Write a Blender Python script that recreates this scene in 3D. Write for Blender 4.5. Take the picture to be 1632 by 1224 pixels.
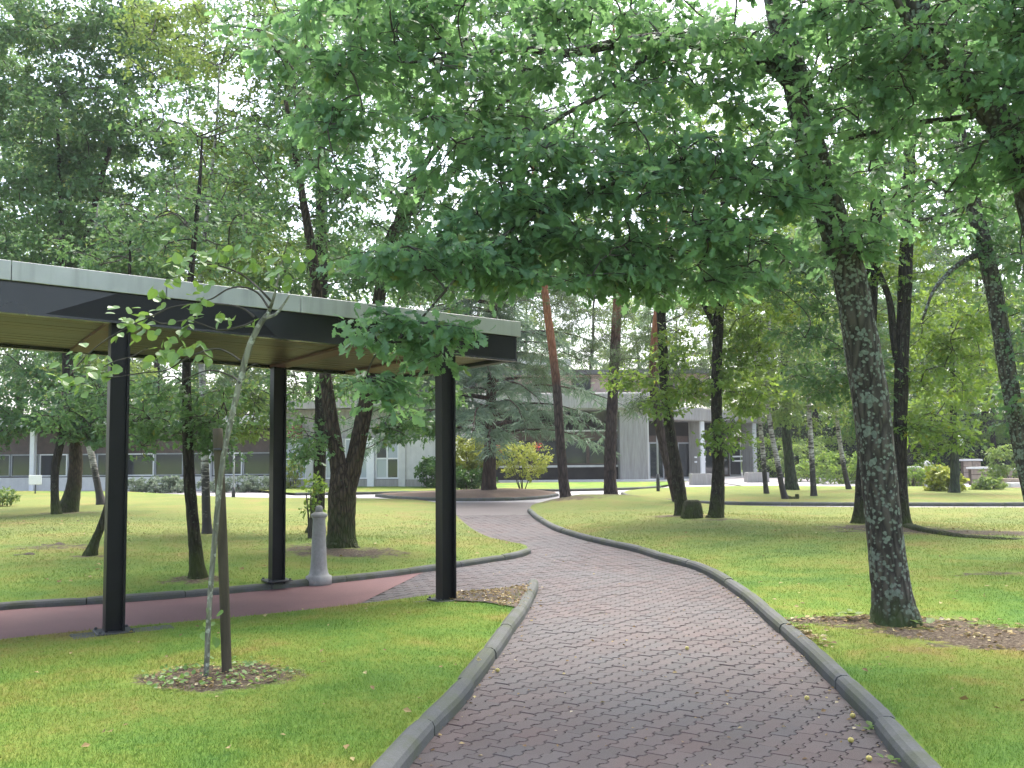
import bpy, bmesh, math, random
import numpy as np
from mathutils import Matrix, Vector
from mathutils.geometry import delaunay_2d_cdt

# ------------------------------------------------------------------ camera, sky, sun, exposure
for _o in list(bpy.data.objects):
    bpy.data.objects.remove(_o, do_unlink=True)
SC = bpy.context.scene
COL = SC.collection
W_PX, H_PX, F_PX, HORIZON, EYE = 1632.0, 1224.0, 1550.0, 722.0, 1.6
PITCH = math.atan((HORIZON - H_PX / 2) / F_PX)
ROLL = math.radians(0.5)
cam_data = bpy.data.cameras.new('camera')
cam_data.sensor_width = 36.0
cam_data.lens = 36.0 * F_PX / W_PX
cam_data.clip_end = 2000.0
cam = bpy.data.objects.new('camera', cam_data)
COL.objects.link(cam)
CAM_ROT = Matrix.Rotation(math.pi / 2 + PITCH, 3, 'X') @ Matrix.Rotation(-ROLL, 3, 'Z')
cam.matrix_world = Matrix.Translation((0, 0, EYE)) @ CAM_ROT.to_4x4()
SC.camera = cam

SUN_EL, SUN_AZ = math.radians(62), math.radians(22)      # azimuth measured from +Y towards +X
world = bpy.data.worlds.new('World')
SC.world = world
world.use_nodes = True
wn, wl = world.node_tree.nodes, world.node_tree.links
wn.clear()
w_out = wn.new('ShaderNodeOutputWorld')
w_bg = wn.new('ShaderNodeBackground')
w_sky = wn.new('ShaderNodeTexSky')
w_sky.sky_type = 'NISHITA'
w_sky.sun_disc = False
w_sky.sun_elevation = SUN_EL
w_sky.sun_rotation = SUN_AZ
w_sky.air_density = 1.0
w_sky.dust_density = 4.0
w_sky.ozone_density = 1.0
w_hsv = wn.new('ShaderNodeHueSaturation')               # thin overcast: the blue is washed out
w_hsv.inputs['Saturation'].default_value = 0.75
w_bg.inputs['Strength'].default_value = 0.15
wl.new(w_sky.outputs['Color'], w_hsv.inputs['Color'])
wl.new(w_hsv.outputs['Color'], w_bg.inputs['Color'])
wl.new(w_bg.outputs['Background'], w_out.inputs['Surface'])

sun_data = bpy.data.lights.new('sun', 'SUN')
sun_data.energy = 1.5
sun_data.angle = math.radians(42)
sun_data.color = (1.0, 0.96, 0.88)
sun = bpy.data.objects.new('sun', sun_data)
COL.objects.link(sun)
sun_dir = Vector((math.sin(SUN_AZ) * math.cos(SUN_EL), math.cos(SUN_AZ) * math.cos(SUN_EL), math.sin(SUN_EL)))
sun.rotation_euler = sun_dir.to_track_quat('Z', 'Y').to_euler()
sun.location = (20, 20, 40)

SC.view_settings.view_transform = 'Standard'
SC.view_settings.look = 'None'
SC.view_settings.gamma = 1.0
SC.view_settings.exposure = 2.1
SC.view_settings.use_curve_mapping = False
SC.render.engine = 'CYCLES'
SC.cycles.max_bounces = 6
SC.cycles.diffuse_bounces = 3
SC.cycles.glossy_bounces = 3
SC.cycles.transmission_bounces = 3
SC.cycles.transparent_max_bounces = 8
SC.cycles.use_denoising = True

rng = np.random.default_rng(11)
random.seed(5)


# ------------------------------------------------------------------ geometry helpers
def ray(px, py):
    v = CAM_ROT @ Vector(((px - W_PX / 2) / F_PX, -(py - H_PX / 2) / F_PX, -1.0))
    return np.array(v)


def G(px, py, z=0.0):
    """point of the plane at height z that stands at this place of the photograph"""
    v = ray(px, py)
    t = (z - EYE) / v[2]
    return np.array((v[0] * t, v[1] * t, z))


def P(px, py, d):
    v = ray(px, py)
    t = d / v[1]
    return np.array((v[0] * t, d, EYE + v[2] * t))


def link(o, parent=None, loc=None):
    COL.objects.link(o)
    if loc is not None:
        o.location = loc
    if parent is not None:
        o.parent = parent
    return o


def tag(o, label=None, cat=None, group=None, kind=None):
    if label: o['label'] = label
    if cat: o['category'] = cat
    if group: o['group'] = group
    if kind: o['kind'] = kind
    return o


def empty(name, loc, label=None, cat=None, group=None, rz=0.0):
    e = bpy.data.objects.new(name, None)
    e.empty_display_size = 0.2
    link(e, None, loc)
    e.rotation_euler = (0, 0, rz)
    return tag(e, label, cat, group)


def np_mesh(name, verts, faces_list, mats, attrs=None, smooth=False, mat_idx=None):
    """faces_list: list of int arrays (n,k)"""
    me = bpy.data.meshes.new(name)
    verts = np.asarray(verts, dtype=np.float32)
    me.vertices.add(len(verts))
    me.vertices.foreach_set('co', verts.ravel())
    loops = np.concatenate([f.ravel() for f in faces_list]) if faces_list else np.zeros(0, int)
    totals = np.concatenate([np.full(len(f), f.shape[1]) for f in faces_list])
    starts = np.concatenate([[0], np.cumsum(totals)[:-1]])
    me.loops.add(len(loops))
    me.loops.foreach_set('vertex_index', loops.astype(np.int32))
    me.polygons.add(len(totals))
    me.polygons.foreach_set('loop_start', starts.astype(np.int32))
    me.polygons.foreach_set('loop_total', totals.astype(np.int32))
    me.polygons.foreach_set('use_smooth', np.full(len(totals), smooth))
    if mat_idx is not None:
        me.polygons.foreach_set('material_index', mat_idx.astype(np.int32))
    for k, a in (attrs or {}).items():
        at = me.attributes.new(k, 'FLOAT', 'POINT')
        at.data.foreach_set('value', np.asarray(a, dtype=np.float32))
    for m in (mats if isinstance(mats, (list, tuple)) else [mats]):
        me.materials.append(m)
    me.update(calc_edges=True)
    return me


def obj(name, me, parent=None, loc=None):
    return link(bpy.data.objects.new(name, me), parent, loc)


def bm_obj(name, bm, mat, parent=None, loc=None, smooth=False):
    me = bpy.data.meshes.new(name)
    bm.normal_update()
    bm.to_mesh(me)
    bm.free()
    if smooth:
        me.polygons.foreach_set('use_smooth', np.full(len(me.polygons), True))
    me.materials.append(mat)
    return obj(name, me, parent, loc)


def box_bm(bm, lo, hi, bev=0.0):
    lo, hi = np.minimum(lo, hi), np.maximum(lo, hi)
    r = bmesh.ops.create_cube(bm, size=1.0)
    for v in r['verts']:
        v.co = Vector([(lo[i] + hi[i]) / 2 + v.co[i] * (hi[i] - lo[i]) for i in range(3)])
    if bev > 0:
        es = list({e for v in r['verts'] for e in v.link_edges})
        bmesh.ops.bevel(bm, geom=es, offset=bev, segments=1, affect='EDGES')
    return bm


def box(name, lo, hi, mat, parent=None, bev=0.0):
    return bm_obj(name, box_bm(bmesh.new(), lo, hi, bev), mat, parent)


def catmull(pts, n=6):
    pts = np.asarray(pts, float)
    P0 = np.vstack([2 * pts[0] - pts[1], pts, 2 * pts[-1] - pts[-2]])
    out = []
    for i in range(len(pts) - 1):
        a, b, c, d = P0[i:i + 4]
        for t in np.linspace(0, 1, n, endpoint=False):
            out.append(0.5 * ((2 * b) + (-a + c) * t + (2 * a - 5 * b + 4 * c - d) * t * t + (-a + 3 * b - 3 * c + d) * t ** 3))
    out.append(pts[-1])
    return np.array(out)


def resample(pts, step):
    pts = np.asarray(pts, float)
    seg = np.linalg.norm(np.diff(pts, axis=0), axis=1)
    s = np.concatenate([[0], np.cumsum(seg)])
    n = max(2, int(round(s[-1] / step)) + 1)
    q = np.linspace(0, s[-1], n)
    return np.stack([np.interp(q, s, pts[:, k]) for k in range(pts.shape[1])], 1)


class Tubes:
    def __init__(self):
        self.v, self.f, self.n = [], [], 0
        self.caps = []

    def add(self, pts, rad, sides=6, rough=0.0, phase=0.0, rg=None):
        pts = np.asarray(pts, float)
        rad = np.asarray(rad, float)
        m = len(pts)
        t = np.gradient(pts, axis=0)
        t /= np.linalg.norm(t, axis=1)[:, None] + 1e-9
        ref = np.array((1.0, 0.13, 0.0)) if abs(t[0][0]) < 0.8 else np.array((0.0, 1.0, 0.1))
        u = np.cross(t, ref)
        u /= np.linalg.norm(u, axis=1)[:, None] + 1e-9
        w = np.cross(t, u)
        a = np.linspace(0, 2 * math.pi, sides, endpoint=False) + phase
        R = rad[:, None] * np.ones((1, sides))
        if rough > 0:
            rg = rg or rng
            L = np.arange(m)[:, None]
            for k in range(1, 5):
                R = R * (1 + rough / k ** 0.7 * np.sin(k * (a[None, :] * (1 + k // 2)) + rg.uniform(0, 6) + L * rg.uniform(0.02, 0.16)))
            R = R * (1 + rough * 0.5 * rg.normal(size=R.shape).clip(-2, 2))
        V = pts[:, None, :] + R[..., None] * (np.cos(a)[None, :, None] * u[:, None, :] + np.sin(a)[None, :, None] * w[:, None, :])
        i = np.arange(m - 1)[:, None] * sides
        j = np.arange(sides)[None, :]
        k = (j + 1) % sides
        q = np.stack([i + j, i + k, i + sides + k, i + sides + j], -1).reshape(-1, 4)
        self.v.append(V.reshape(-1, 3))
        self.f.append(q + self.n)
        # end cap
        self.caps.append(((m - 1) * sides + np.arange(sides) + self.n))
        self.n += m * sides

    def mesh(self, name, mat, off=(0, 0, 0), smooth=True):
        v = np.vstack(self.v) - np.asarray(off)
        fl = [np.vstack(self.f)]
        by = {}
        for c in self.caps:
            by.setdefault(len(c), []).append(c)
        for c in by.values():
            fl.append(np.array(c))
        return np_mesh(name, v, fl, mat, smooth=smooth)


# leaf templates: (verts, tris); x = along the leaf, y = across, z = up
def leaf_oak():
    top = [(0, 0.03), (0.14, 0.10), (0.24, 0.22), (0.34, 0.12), (0.50, 0.31), (0.62, 0.17), (0.78, 0.25), (0.88, 0.12)]
    v = [(-0.08, 0, 0)]
    for x, y in top: v.append((x, y, 0.10 * y - 0.12 * x * x))
    v.append((1.0, 0, -0.14))
    for x, y in reversed(top): v.append((x, -y, 0.10 * y - 0.12 * x * x))
    n = len(v)
    mid = [(0.2, 0, -0.03), (0.5, 0, -0.05), (0.8, 0, -0.09)]
    v += mid
    a, b, c = n, n + 1, n + 2
    t = []
    up = list(range(0, 10))
    for q, hub in (((0, 1), a), ((1, 2), a), ((2, 3), a), ((3, 4), b), ((4, 5), b), ((5, 6), b), ((6, 7), c), ((7, 8), c), ((8, 9), c)):
        t.append((q[1], q[0], hub))
    t += [(b, 3, a)[::1], (c, 6, b)]
    lo = [0] + list(range(n - 1, 8, -1))      # mirrored side from base to tip
    for q, hub in (((0, 1), a), ((1, 2), a), ((2, 3), a), ((3, 4), b), ((4, 5), b), ((5, 6), b), ((6, 7), c), ((7, 8), c), ((8, 9), c)):
        t.append((lo[q[0]], lo[q[1]], hub))
    t += [(a, lo[3], b), (b, lo[6], c)]
    return np.array(v, float), np.array(t)


def leaf_oak_lite():
    v = [(0, 0, 0), (0.26, 0.24, 0.03), (0.36, 0.10, 0), (0.60, 0.30, 0.0), (0.72, 0.13, -0.05), (1, 0, -0.14),
         (0.72, -0.13, -0.05), (0.60, -0.30, 0.0), (0.36, -0.10, 0), (0.26, -0.24, 0.03)]
    t = [(0, 2, 1), (0, 8, 2), (0, 9, 8), (2, 4, 3), (2, 8, 4), (8, 6, 4), (8, 7, 6), (4, 6, 5)]
    return np.array(v, float), np.array(t)


def leaf_round():
    v = [(0, 0, 0), (0.12, 0.30, 0.05), (0.42, 0.46, 0.06), (0.75, 0.33, 0.0), (1.05, 0, -0.12), (0.75, -0.33, 0.0), (0.42, -0.46, 0.06), (0.12, -0.30, 0.05), (0.45, 0, -0.04)]
    t = [(8, i + 1, i) for i in range(0, 7)] + [(8, 0, 7)]
    return np.array(v, float), np.array(t)


def leaf_quad():
    v = [(0, 0, 0), (0.45, 0.32, 0.08), (1, 0, -0.08), (0.45, -0.32, 0.08)]
    return np.array(v, float), np.array([(0, 2, 1), (0, 3, 2)])


def leaf_needle():
    v = [(0, 0.03, 0), (0, -0.03, 0), (1, 0.01, -0.06), (1, -0.01, -0.06)]
    return np.array(v, float), np.array([(0, 1, 3), (0, 3, 2)])


OAK, OAKL, ROUND, QUAD, NEEDLE = leaf_oak(), leaf_oak_lite(), leaf_round(), leaf_quad(), leaf_needle()


def frames(axis, nrm):
    x = axis / (np.linalg.norm(axis, axis=1)[:, None] + 1e-9)
    y = np.cross(nrm, x)
    y /= np.linalg.norm(y, axis=1)[:, None] + 1e-9
    z = np.cross(x, y)
    return np.stack([x, y, z], -1)          # columns


def leaf_mesh(name, tpl, pos, R, size, tint, mat, off=(0, 0, 0)):
    tv, tt = tpl
    V = np.einsum('nij,kj->nki', R, tv) * size[:, None, None] + pos[:, None, :] - np.asarray(off)
    n, k = len(pos), len(tv)
    F = (tt[None] + (np.arange(n) * k)[:, None, None]).reshape(-1, 3)
    return np_mesh(name, V.reshape(-1, 3), [F], mat, {'tint': np.repeat(tint, k)})


# ------------------------------------------------------------------ materials
def new_mat(name):
    m = bpy.data.materials.new(name)
    m.use_nodes = True
    nt = m.node_tree
    for n in list(nt.nodes):
        if n.type != 'OUTPUT_MATERIAL': nt.nodes.remove(n)
    out = nt.nodes['Material Output'] if 'Material Output' in nt.nodes else nt.nodes.new('ShaderNodeOutputMaterial')
    return m, nt, out


class NB:
    """short node builder"""
    def __init__(self, nt): self.nt = nt
    def n(self, t, **kw):
        nd = self.nt.nodes.new(t)
        for k, v in kw.items(): setattr(nd, k, v)
        return nd
    def l(self, a, b): self.nt.links.new(a, b)
    def coord(self, what='Object', scale=(1, 1, 1)):
        tc = self.n('ShaderNodeTexCoord')
        mp = self.n('ShaderNodeMapping')
        mp.inputs['Scale'].default_value = scale
        self.l(tc.outputs[what], mp.inputs['Vector'])
        return mp.outputs['Vector']
    def noise(self, vec, scale, detail=4, rough=0.55, dist=0.0):
        t = self.n('ShaderNodeTexNoise')
        t.inputs['Scale'].default_value = scale
        t.inputs['Detail'].default_value = detail
        t.inputs['Roughness'].default_value = rough
        t.inputs['Distortion'].default_value = dist
        self.l(vec, t.inputs['Vector'])
        return t.outputs['Fac']
    def voro(self, vec, scale, feature='F1', rand=1.0, out='Distance'):
        t = self.n('ShaderNodeTexVoronoi', feature=feature)
        t.inputs['Scale'].default_value = scale
        t.inputs['Randomness'].default_value = rand
        self.l(vec, t.inputs['Vector'])
        return t.outputs[out]
    def ramp(self, fac, stops):
        r = self.n('ShaderNodeValToRGB')
        el = r.color_ramp.elements
        while len(el) < len(stops): el.new(0.5)
        for e, (p, c) in zip(el, stops):
            e.position = p
            e.color = (*c, 1) if len(c) == 3 else c
        self.l(fac, r.inputs['Fac'])
        return r.outputs['Color']
    def mix(self, fac, a, b, mode='MIX'):
        m = self.n('ShaderNodeMix', data_type='RGBA', blend_type=mode)
        for sock, val in ((m.inputs[0], fac), (m.inputs[6], a), (m.inputs[7], b)):
            if isinstance(val, (int, float)): sock.default_value = val
            elif isinstance(val, tuple): sock.default_value = (*val, 1) if len(val) == 3 else val
            else: self.l(val, sock)
        return m.outputs[2]
    def math(self, op, a, b=0.0, c=0.0):
        m = self.n('ShaderNodeMath', operation=op)
        for i, v in enumerate((a, b, c)):
            if isinstance(v, (int, float)): m.inputs[i].default_value = v
            else: self.l(v, m.inputs[i])
        return m.outputs[0]
    def attr(self, name):
        a = self.n('ShaderNodeAttribute', attribute_name=name)
        return a.outputs['Fac']
    def bsdf(self, out, col, rough=0.7, bump=None, strength=0.3, dist=0.02, metallic=0.0, spec=0.5):
        b = self.n('ShaderNodeBsdfPrincipled')
        if isinstance(col, tuple): b.inputs['Base Color'].default_value = (*col, 1)
        else: self.l(col, b.inputs['Base Color'])
        if isinstance(rough, (int, float)): b.inputs['Roughness'].default_value = rough
        else: self.l(rough, b.inputs['Roughness'])
        b.inputs['Metallic'].default_value = metallic
        b.inputs['Specular IOR Level'].default_value = spec
        if bump is not None:
            bp = self.n('ShaderNodeBump')
            bp.inputs['Strength'].default_value = strength
            bp.inputs['Distance'].default_value = dist
            self.l(bump, bp.inputs['Height'])
            self.l(bp.outputs['Normal'], b.inputs['Normal'])
        if out is not None: self.l(b.outputs['BSDF'], out.inputs['Surface'])
        return b


def leaf_mat(name, dark, mid, light, trans, tmix=0.42, rough=0.48, odd=None, spec=0.35, gain=1.5):
    m, nt, out = new_mat(name)
    b = NB(nt)
    dark, mid, light, trans = (tuple(min(0.9, x * gain) for x in c) for c in (dark, mid, light, trans))
    stops = [(0.0, dark), (0.5, mid), (0.9, light)]
    if odd: stops.append((0.985, odd))
    c = b.ramp(b.attr('tint'), stops)
    big = b.noise(b.coord(), 0.7, 2)
    c = b.mix(b.math('MULTIPLY', big, 0.55), c, (mid[0] * 1.1, mid[1] * 0.97, mid[2] * 0.8))
    p = b.bsdf(None, c, rough, spec=spec)
    t = b.n('ShaderNodeBsdfTranslucent')
    tc = b.mix(0.55, c, trans)
    b.l(tc, t.inputs['Color'])
    mx = b.n('ShaderNodeMixShader')
    mx.inputs[0].default_value = tmix
    b.l(p.outputs['BSDF'], mx.inputs[1])
    b.l(t.outputs['BSDF'], mx.inputs[2])
    b.l(mx.outputs[0], out.inputs['Surface'])
    return m


def bark_mat(name, dark, light, lichen=None, lichen_amt=0.5, moss=None, moss_h=0.6, scale=14.0, top=None, top_z=(5.0, 7.0)):
    m, nt, out = new_mat(name)
    b = NB(nt)
    v = b.coord('Object', (1, 1, 0.22))
    v1 = b.coord('Object', (1, 1, 1))
    crack = b.voro(v, scale, 'DISTANCE_TO_EDGE')
    n1 = b.noise(v, scale * 0.8, 6, 0.65)
    h = b.math('ADD', b.math('MULTIPLY', b.math('MINIMUM', crack, 0.35), 2.0), b.math('MULTIPLY', n1, 0.8))
    c = b.ramp(h, [(0.25, dark), (0.95, light)])
    if top:
        s = b.n('ShaderNodeSeparateXYZ')
        b.l(v1, s.inputs[0])
        f = b.n('ShaderNodeMapRange')
        f.inputs['From Min'].default_value, f.inputs['From Max'].default_value = top_z
        b.l(b.math('ADD', s.outputs['Z'], b.math('MULTIPLY', b.noise(v1, 2.0, 3), 1.2)), f.inputs['Value'])
        c = b.mix(f.outputs['Result'], c, b.ramp(h, [(0.2, tuple(x * 0.5 for x in top)), (0.8, top)]))
    if lichen:
        l1 = b.noise(v1, 7.0, 8, 0.72, 0.4)
        l2 = b.voro(v1, 26.0)
        lf = b.math('ADD', l1, b.math('MULTIPLY', b.math('SUBTRACT', 0.5, l2), 0.42))
        lm = b.ramp(lf, [(0.66 - 0.2 * lichen_amt, (0, 0, 0)), (0.72 - 0.2 * lichen_amt, (1, 1, 1))])
        c = b.mix(lm, c, b.ramp(b.noise(v1, 40, 3), [(0.3, tuple(x * 0.6 for x in lichen)), (0.7, lichen)]))
    if moss:
        s = b.n('ShaderNodeSeparateXYZ')
        b.l(v1, s.inputs[0])
        f = b.n('ShaderNodeMapRange')
        f.inputs['From Min'].default_value = moss_h
        f.inputs['From Max'].default_value = 0.0
        b.l(b.math('ADD', s.outputs['Z'], b.math('MULTIPLY', b.math('SUBTRACT', b.noise(v1, 5, 4), 0.5), moss_h * 2)), f.inputs['Value'])
        c = b.mix(b.math('MULTIPLY', f.outputs['Result'], 0.8), c, moss)
    b.bsdf(out, c, 0.9, h, 0.9, 0.03, spec=0.2)
    return m


def birch_mat():
    m, nt, out = new_mat('birch_bark')
    b = NB(nt)
    v = b.coord('Object', (1, 1, 1))
    band = b.noise(b.coord('Object', (3, 3, 14)), 1.6, 4, 0.6)
    patch = b.noise(v, 3.2, 5, 0.65)
    s = b.n('ShaderNodeSeparateXYZ')
    b.l(v, s.inputs[0])
    f = b.n('ShaderNodeMapRange')
    f.inputs['From Min'].default_value = 0.0
    f.inputs['From Max'].default_value = 1.4
    f.inputs['To Min'].default_value = 0.25
    f.inputs['To Max'].default_value = 0.0
    b.l(s.outputs['Z'], f.inputs['Value'])
    k = b.math('ADD', b.math('ADD', b.math('MULTIPLY', band, 0.5), b.math('MULTIPLY', patch, 0.5)), f.outputs['Result'])
    c = b.ramp(k, [(0.43, (0.42, 0.41, 0.38)), (0.52, (0.24, 0.22, 0.20)), (0.58, (0.030, 0.026, 0.024))])
    b.bsdf(out, c, 0.75, patch, 0.3, 0.01)
    return m


def simple_mat(name, col, rough=0.6, var=0.15, scale=6.0, bump=0.1, metallic=0.0, spec=0.5, stretch=(1, 1, 1), streak=0.0, dist=0.01):
    m, nt, out = new_mat(name)
    b = NB(nt)
    v = b.coord('Object', stretch)
    n = b.noise(v, scale, 6, 0.6)
    lo = tuple(max(0, c * (1 - var * 1.6)) for c in col)
    hi = tuple(min(1, c * (1 + var)) for c in col)
    c = b.ramp(n, [(0.3, lo), (0.7, hi)])
    if streak:
        sn = b.noise(b.coord('Object', (5, 5, 0.35)), 2.2, 5, 0.6)
        c = b.mix(b.math('MULTIPLY', b.ramp(sn, [(0.48, (0, 0, 0)), (0.7, (1, 1, 1))]), streak), c, tuple(x * 0.35 for x in col))
    r = b.math('ADD', rough - 0.08, b.math('MULTIPLY', n, 0.16))
    b.bsdf(out, c, r, b.noise(v, scale * 7, 4), bump, dist, metallic, spec)
    return m


def lawn_colour(b, vec):
    """patchy mown lawn: fresh green, yellowed moss, brownish thatch"""
    n1 = b.noise(vec, 0.42, 4, 0.55, 0.4)
    n2 = b.noise(vec, 1.7, 4, 0.6, 0.3)
    n3 = b.noise(vec, 22.0, 3, 0.7)
    k = b.math('ADD', b.math('ADD', b.math('MULTIPLY', n1, 0.62), b.math('MULTIPLY', n2, 0.38)), b.math('MULTIPLY', b.math('SUBTRACT', n3, 0.5), 0.16))
    c = b.ramp(k, [(0.38, (0.098, 0.198, 0.042)), (0.47, (0.142, 0.238, 0.042)), (0.55, (0.200, 0.255, 0.050)), (0.62, (0.262, 0.240, 0.064)), (0.70, (0.228, 0.170, 0.075))])
    dry = b.math('MULTIPLY', b.attr('dry'), b.math('ADD', 0.35, b.math('MULTIPLY', n2, 1.1)))      # parched turf under the trees
    return b.mix(dry, c, (0.205, 0.185, 0.080))


def lawn_mat():
    m, nt, out = new_mat('lawn_turf')
    b = NB(nt)
    v = b.coord()
    c = lawn_colour(b, v)
    soil = b.attr('soil')
    sn = b.noise(v, 5.0, 6, 0.7, 0.3)
    sf = b.ramp(b.math('ADD', soil, b.math('MULTIPLY', b.math('SUBTRACT', sn, 0.5), 1.5)), [(0.42, (0, 0, 0)), (0.62, (1, 1, 1))])
    earth = b.ramp(b.noise(v, 34.0, 5, 0.7), [(0.35, (0.050, 0.038, 0.028)), (0.52, (0.120, 0.090, 0.062)), (0.66, (0.26, 0.22, 0.16))])
    c = b.mix(sf, c, earth)
    fine = b.noise(b.coord('Object', (1, 1, 1)), 60, 4, 0.75)
    c = b.mix(0.55, c, b.ramp(fine, [(0.3, (0.35, 0.35, 0.35)), (0.62, (1, 1, 1))]), 'MULTIPLY')
    b.bsdf(out, c, 0.95, fine, 0.6, 0.03, spec=0.12)
    return m


def blade_mat():
    m, nt, out = new_mat('grass_blade')
    b = NB(nt)
    c = lawn_colour(b, b.coord())
    c = b.mix(0.5, c, b.ramp(b.attr('tint'), [(0.0, (0.7, 0.75, 0.65)), (0.5, (1.1, 1.1, 1.05)), (0.95, (1.5, 1.35, 1.1))]), 'MULTIPLY')
    p = b.bsdf(None, c, 0.6, spec=0.2)
    t = b.n('ShaderNodeBsdfTranslucent')
    b.l(c, t.inputs['Color'])
    mx = b.n('ShaderNodeMixShader')
    mx.inputs[0].default_value = 0.35
    b.l(p.outputs['BSDF'], mx.inputs[1]); b.l(t.outputs['BSDF'], mx.inputs[2])
    b.l(mx.outputs[0], out.inputs['Surface'])
    return m


def paver_mat():
    m, nt, out = new_mat('clay_paver')
    b = NB(nt)
    v = b.coord('Object')
    oi = b.n('ShaderNodeObjectInfo')
    rnd = b.math('FRACT', b.math('ADD', b.attr('tint'), oi.outputs['Random']))
    c = b.ramp(rnd, [(0.0, (0.048, 0.037, 0.036)), (0.3, (0.076, 0.047, 0.044)), (0.6, (0.062, 0.047, 0.046)), (0.85, (0.088, 0.060, 0.056)), (1.0, (0.052, 0.044, 0.046))])
    geo = b.n('ShaderNodeNewGeometry')
    wv = b.n('ShaderNodeMapping')
    b.l(geo.outputs['Position'], wv.inputs['Vector'])
    g = wv.outputs['Vector']
    stain = b.noise(g, 0.9, 5, 0.6, 0.5)
    c = b.mix(b.ramp(stain, [(0.42, (0, 0, 0)), (0.66, (0.75, 0.75, 0.75))]), c, (0.066, 0.062, 0.064))
    grit = b.noise(g, 160, 4, 0.8)
    c = b.mix(0.5, c, b.ramp(grit, [(0.34, (0.45, 0.43, 0.43)), (0.6, (1.1, 1.08, 1.08))]), 'MULTIPLY')
    r = b.math('ADD', 0.46, b.math('MULTIPLY', grit, 0.25))
    b.bsdf(out, c, r, grit, 0.5, 0.006, spec=0.45)
    return m


def path_mat(name, ca, cb, fine_scale=70, rough=0.6, moss=None, bump=0.4):
    m, nt, out = new_mat(name)
    b = NB(nt)
    v = b.coord()
    n1 = b.noise(v, 0.8, 5, 0.6, 0.4)
    c = b.ramp(n1, [(0.35, ca), (0.65, cb)])
    g = b.noise(v, fine_scale, 4, 0.8)
    c = b.mix(0.5, c, b.ramp(g, [(0.32, (0.5, 0.5, 0.5)), (0.62, (1.1, 1.1, 1.1))]), 'MULTIPLY')
    if moss:
        c = b.mix(b.ramp(b.noise(v, 3.0, 5, 0.7), [(0.45, (0, 0, 0)), (0.6, (1, 1, 1))]), c, moss)
    b.bsdf(out, c, rough, g, bump, 0.008)
    return m


def wood_mat():
    m, nt, out = new_mat('timber_soffit')
    b = NB(nt)
    oi = b.n('ShaderNodeObjectInfo')
    v = b.coord('Object', (0.5, 14, 14))
    n = b.noise(v, 3.0, 5, 0.6, 0.6)
    c = b.ramp(n, [(0.3, (0.050, 0.024, 0.013)), (0.7, (0.118, 0.062, 0.032))])
    c = b.mix(0.6, c, b.ramp(oi.outputs['Random'], [(0, (0.35, 0.35, 0.35)), (1, (1.2, 1.1, 1.05))]), 'MULTIPLY')
    b.bsdf(out, c, 0.42, n, 0.15, 0.004)
    return m


def brick_mat():
    m, nt, out = new_mat('red_brick')
    b = NB(nt)
    t = b.n('ShaderNodeTexBrick')
    sx = b.n('ShaderNodeSeparateXYZ'); cx = b.n('ShaderNodeCombineXYZ')
    b.l(b.coord('Object', (1, 1, 1)), sx.inputs[0])
    b.l(b.math('ADD', sx.outputs['X'], sx.outputs['Y']), cx.inputs['X'])
    b.l(sx.outputs['Z'], cx.inputs['Y'])
    b.l(cx.outputs[0], t.inputs['Vector'])
    t.inputs['Mortar Size'].default_value = 0.008
    t.inputs['Color1'].default_value = (0.33, 0.235, 0.205, 1)
    t.inputs['Color2'].default_value = (0.39, 0.29, 0.255, 1)
    t.inputs['Mortar'].default_value = (0.4, 0.36, 0.33, 1)
    t.inputs['Scale'].default_value = 2.2
    b.bsdf(out, t.outputs['Color'], 0.85)
    return m


def glass_mat(name='window_glass', col=(0.03, 0.035, 0.04)):
    m, nt, out = new_mat(name)
    b = NB(nt)
    b.bsdf(out, col, 0.06, spec=0.9)
    return m


M = {}
M['oak_leaf'] = leaf_mat('oak_leaf', (0.044, 0.102, 0.060), (0.068, 0.140, 0.076), (0.100, 0.170, 0.074), (0.17, 0.30, 0.09), 0.54, 0.36, (0.22, 0.20, 0.04), 0.5, gain=1.7)
M['wood_leaf'] = leaf_mat('woodland_leaf', (0.036, 0.084, 0.044), (0.058, 0.120, 0.056), (0.096, 0.158, 0.062), (0.145, 0.245, 0.065), 0.44, 0.45, (0.30, 0.26, 0.05))
M['lime_leaf'] = leaf_mat('lime_leaf', (0.044, 0.104, 0.030), (0.074, 0.142, 0.036), (0.13, 0.19, 0.042), (0.22, 0.30, 0.04), 0.48, 0.5, (0.38, 0.30, 0.05))
M['birch_leaf'] = leaf_mat('birch_leaf', (0.055, 0.105, 0.042), (0.085, 0.145, 0.055), (0.14, 0.19, 0.06), (0.22, 0.28, 0.05), 0.45, 0.5, (0.34, 0.29, 0.06))
M['sapling_leaf'] = leaf_mat('sapling_leaf', (0.10, 0.21, 0.045), (0.145, 0.27, 0.07), (0.21, 0.33, 0.11), (0.28, 0.42, 0.06), 0.42, 0.35, (0.42, 0.36, 0.08), 0.6, gain=1.0)
M['needle'] = leaf_mat('cedar_needle', (0.050, 0.088, 0.064), (0.080, 0.125, 0.090), (0.125, 0.17, 0.12), (0.12, 0.19, 0.10), 0.36, 0.6)
M['pine_needle'] = leaf_mat('pine_needle', (0.025, 0.050, 0.025), (0.045, 0.080, 0.035), (0.08, 0.11, 0.045), (0.10, 0.14, 0.04), 0.25, 0.6)
M['dark_shrub'] = leaf_mat('laurel_leaf', (0.020, 0.060, 0.020), (0.035, 0.095, 0.028), (0.07, 0.14, 0.035), (0.10, 0.18, 0.03), 0.35, 0.3)
M['lime_shrub'] = leaf_mat('golden_leaf', (0.17, 0.24, 0.05), (0.28, 0.34, 0.08), (0.42, 0.44, 0.15), (0.40, 0.42, 0.04), 0.4, 0.45, gain=1.0)
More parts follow.
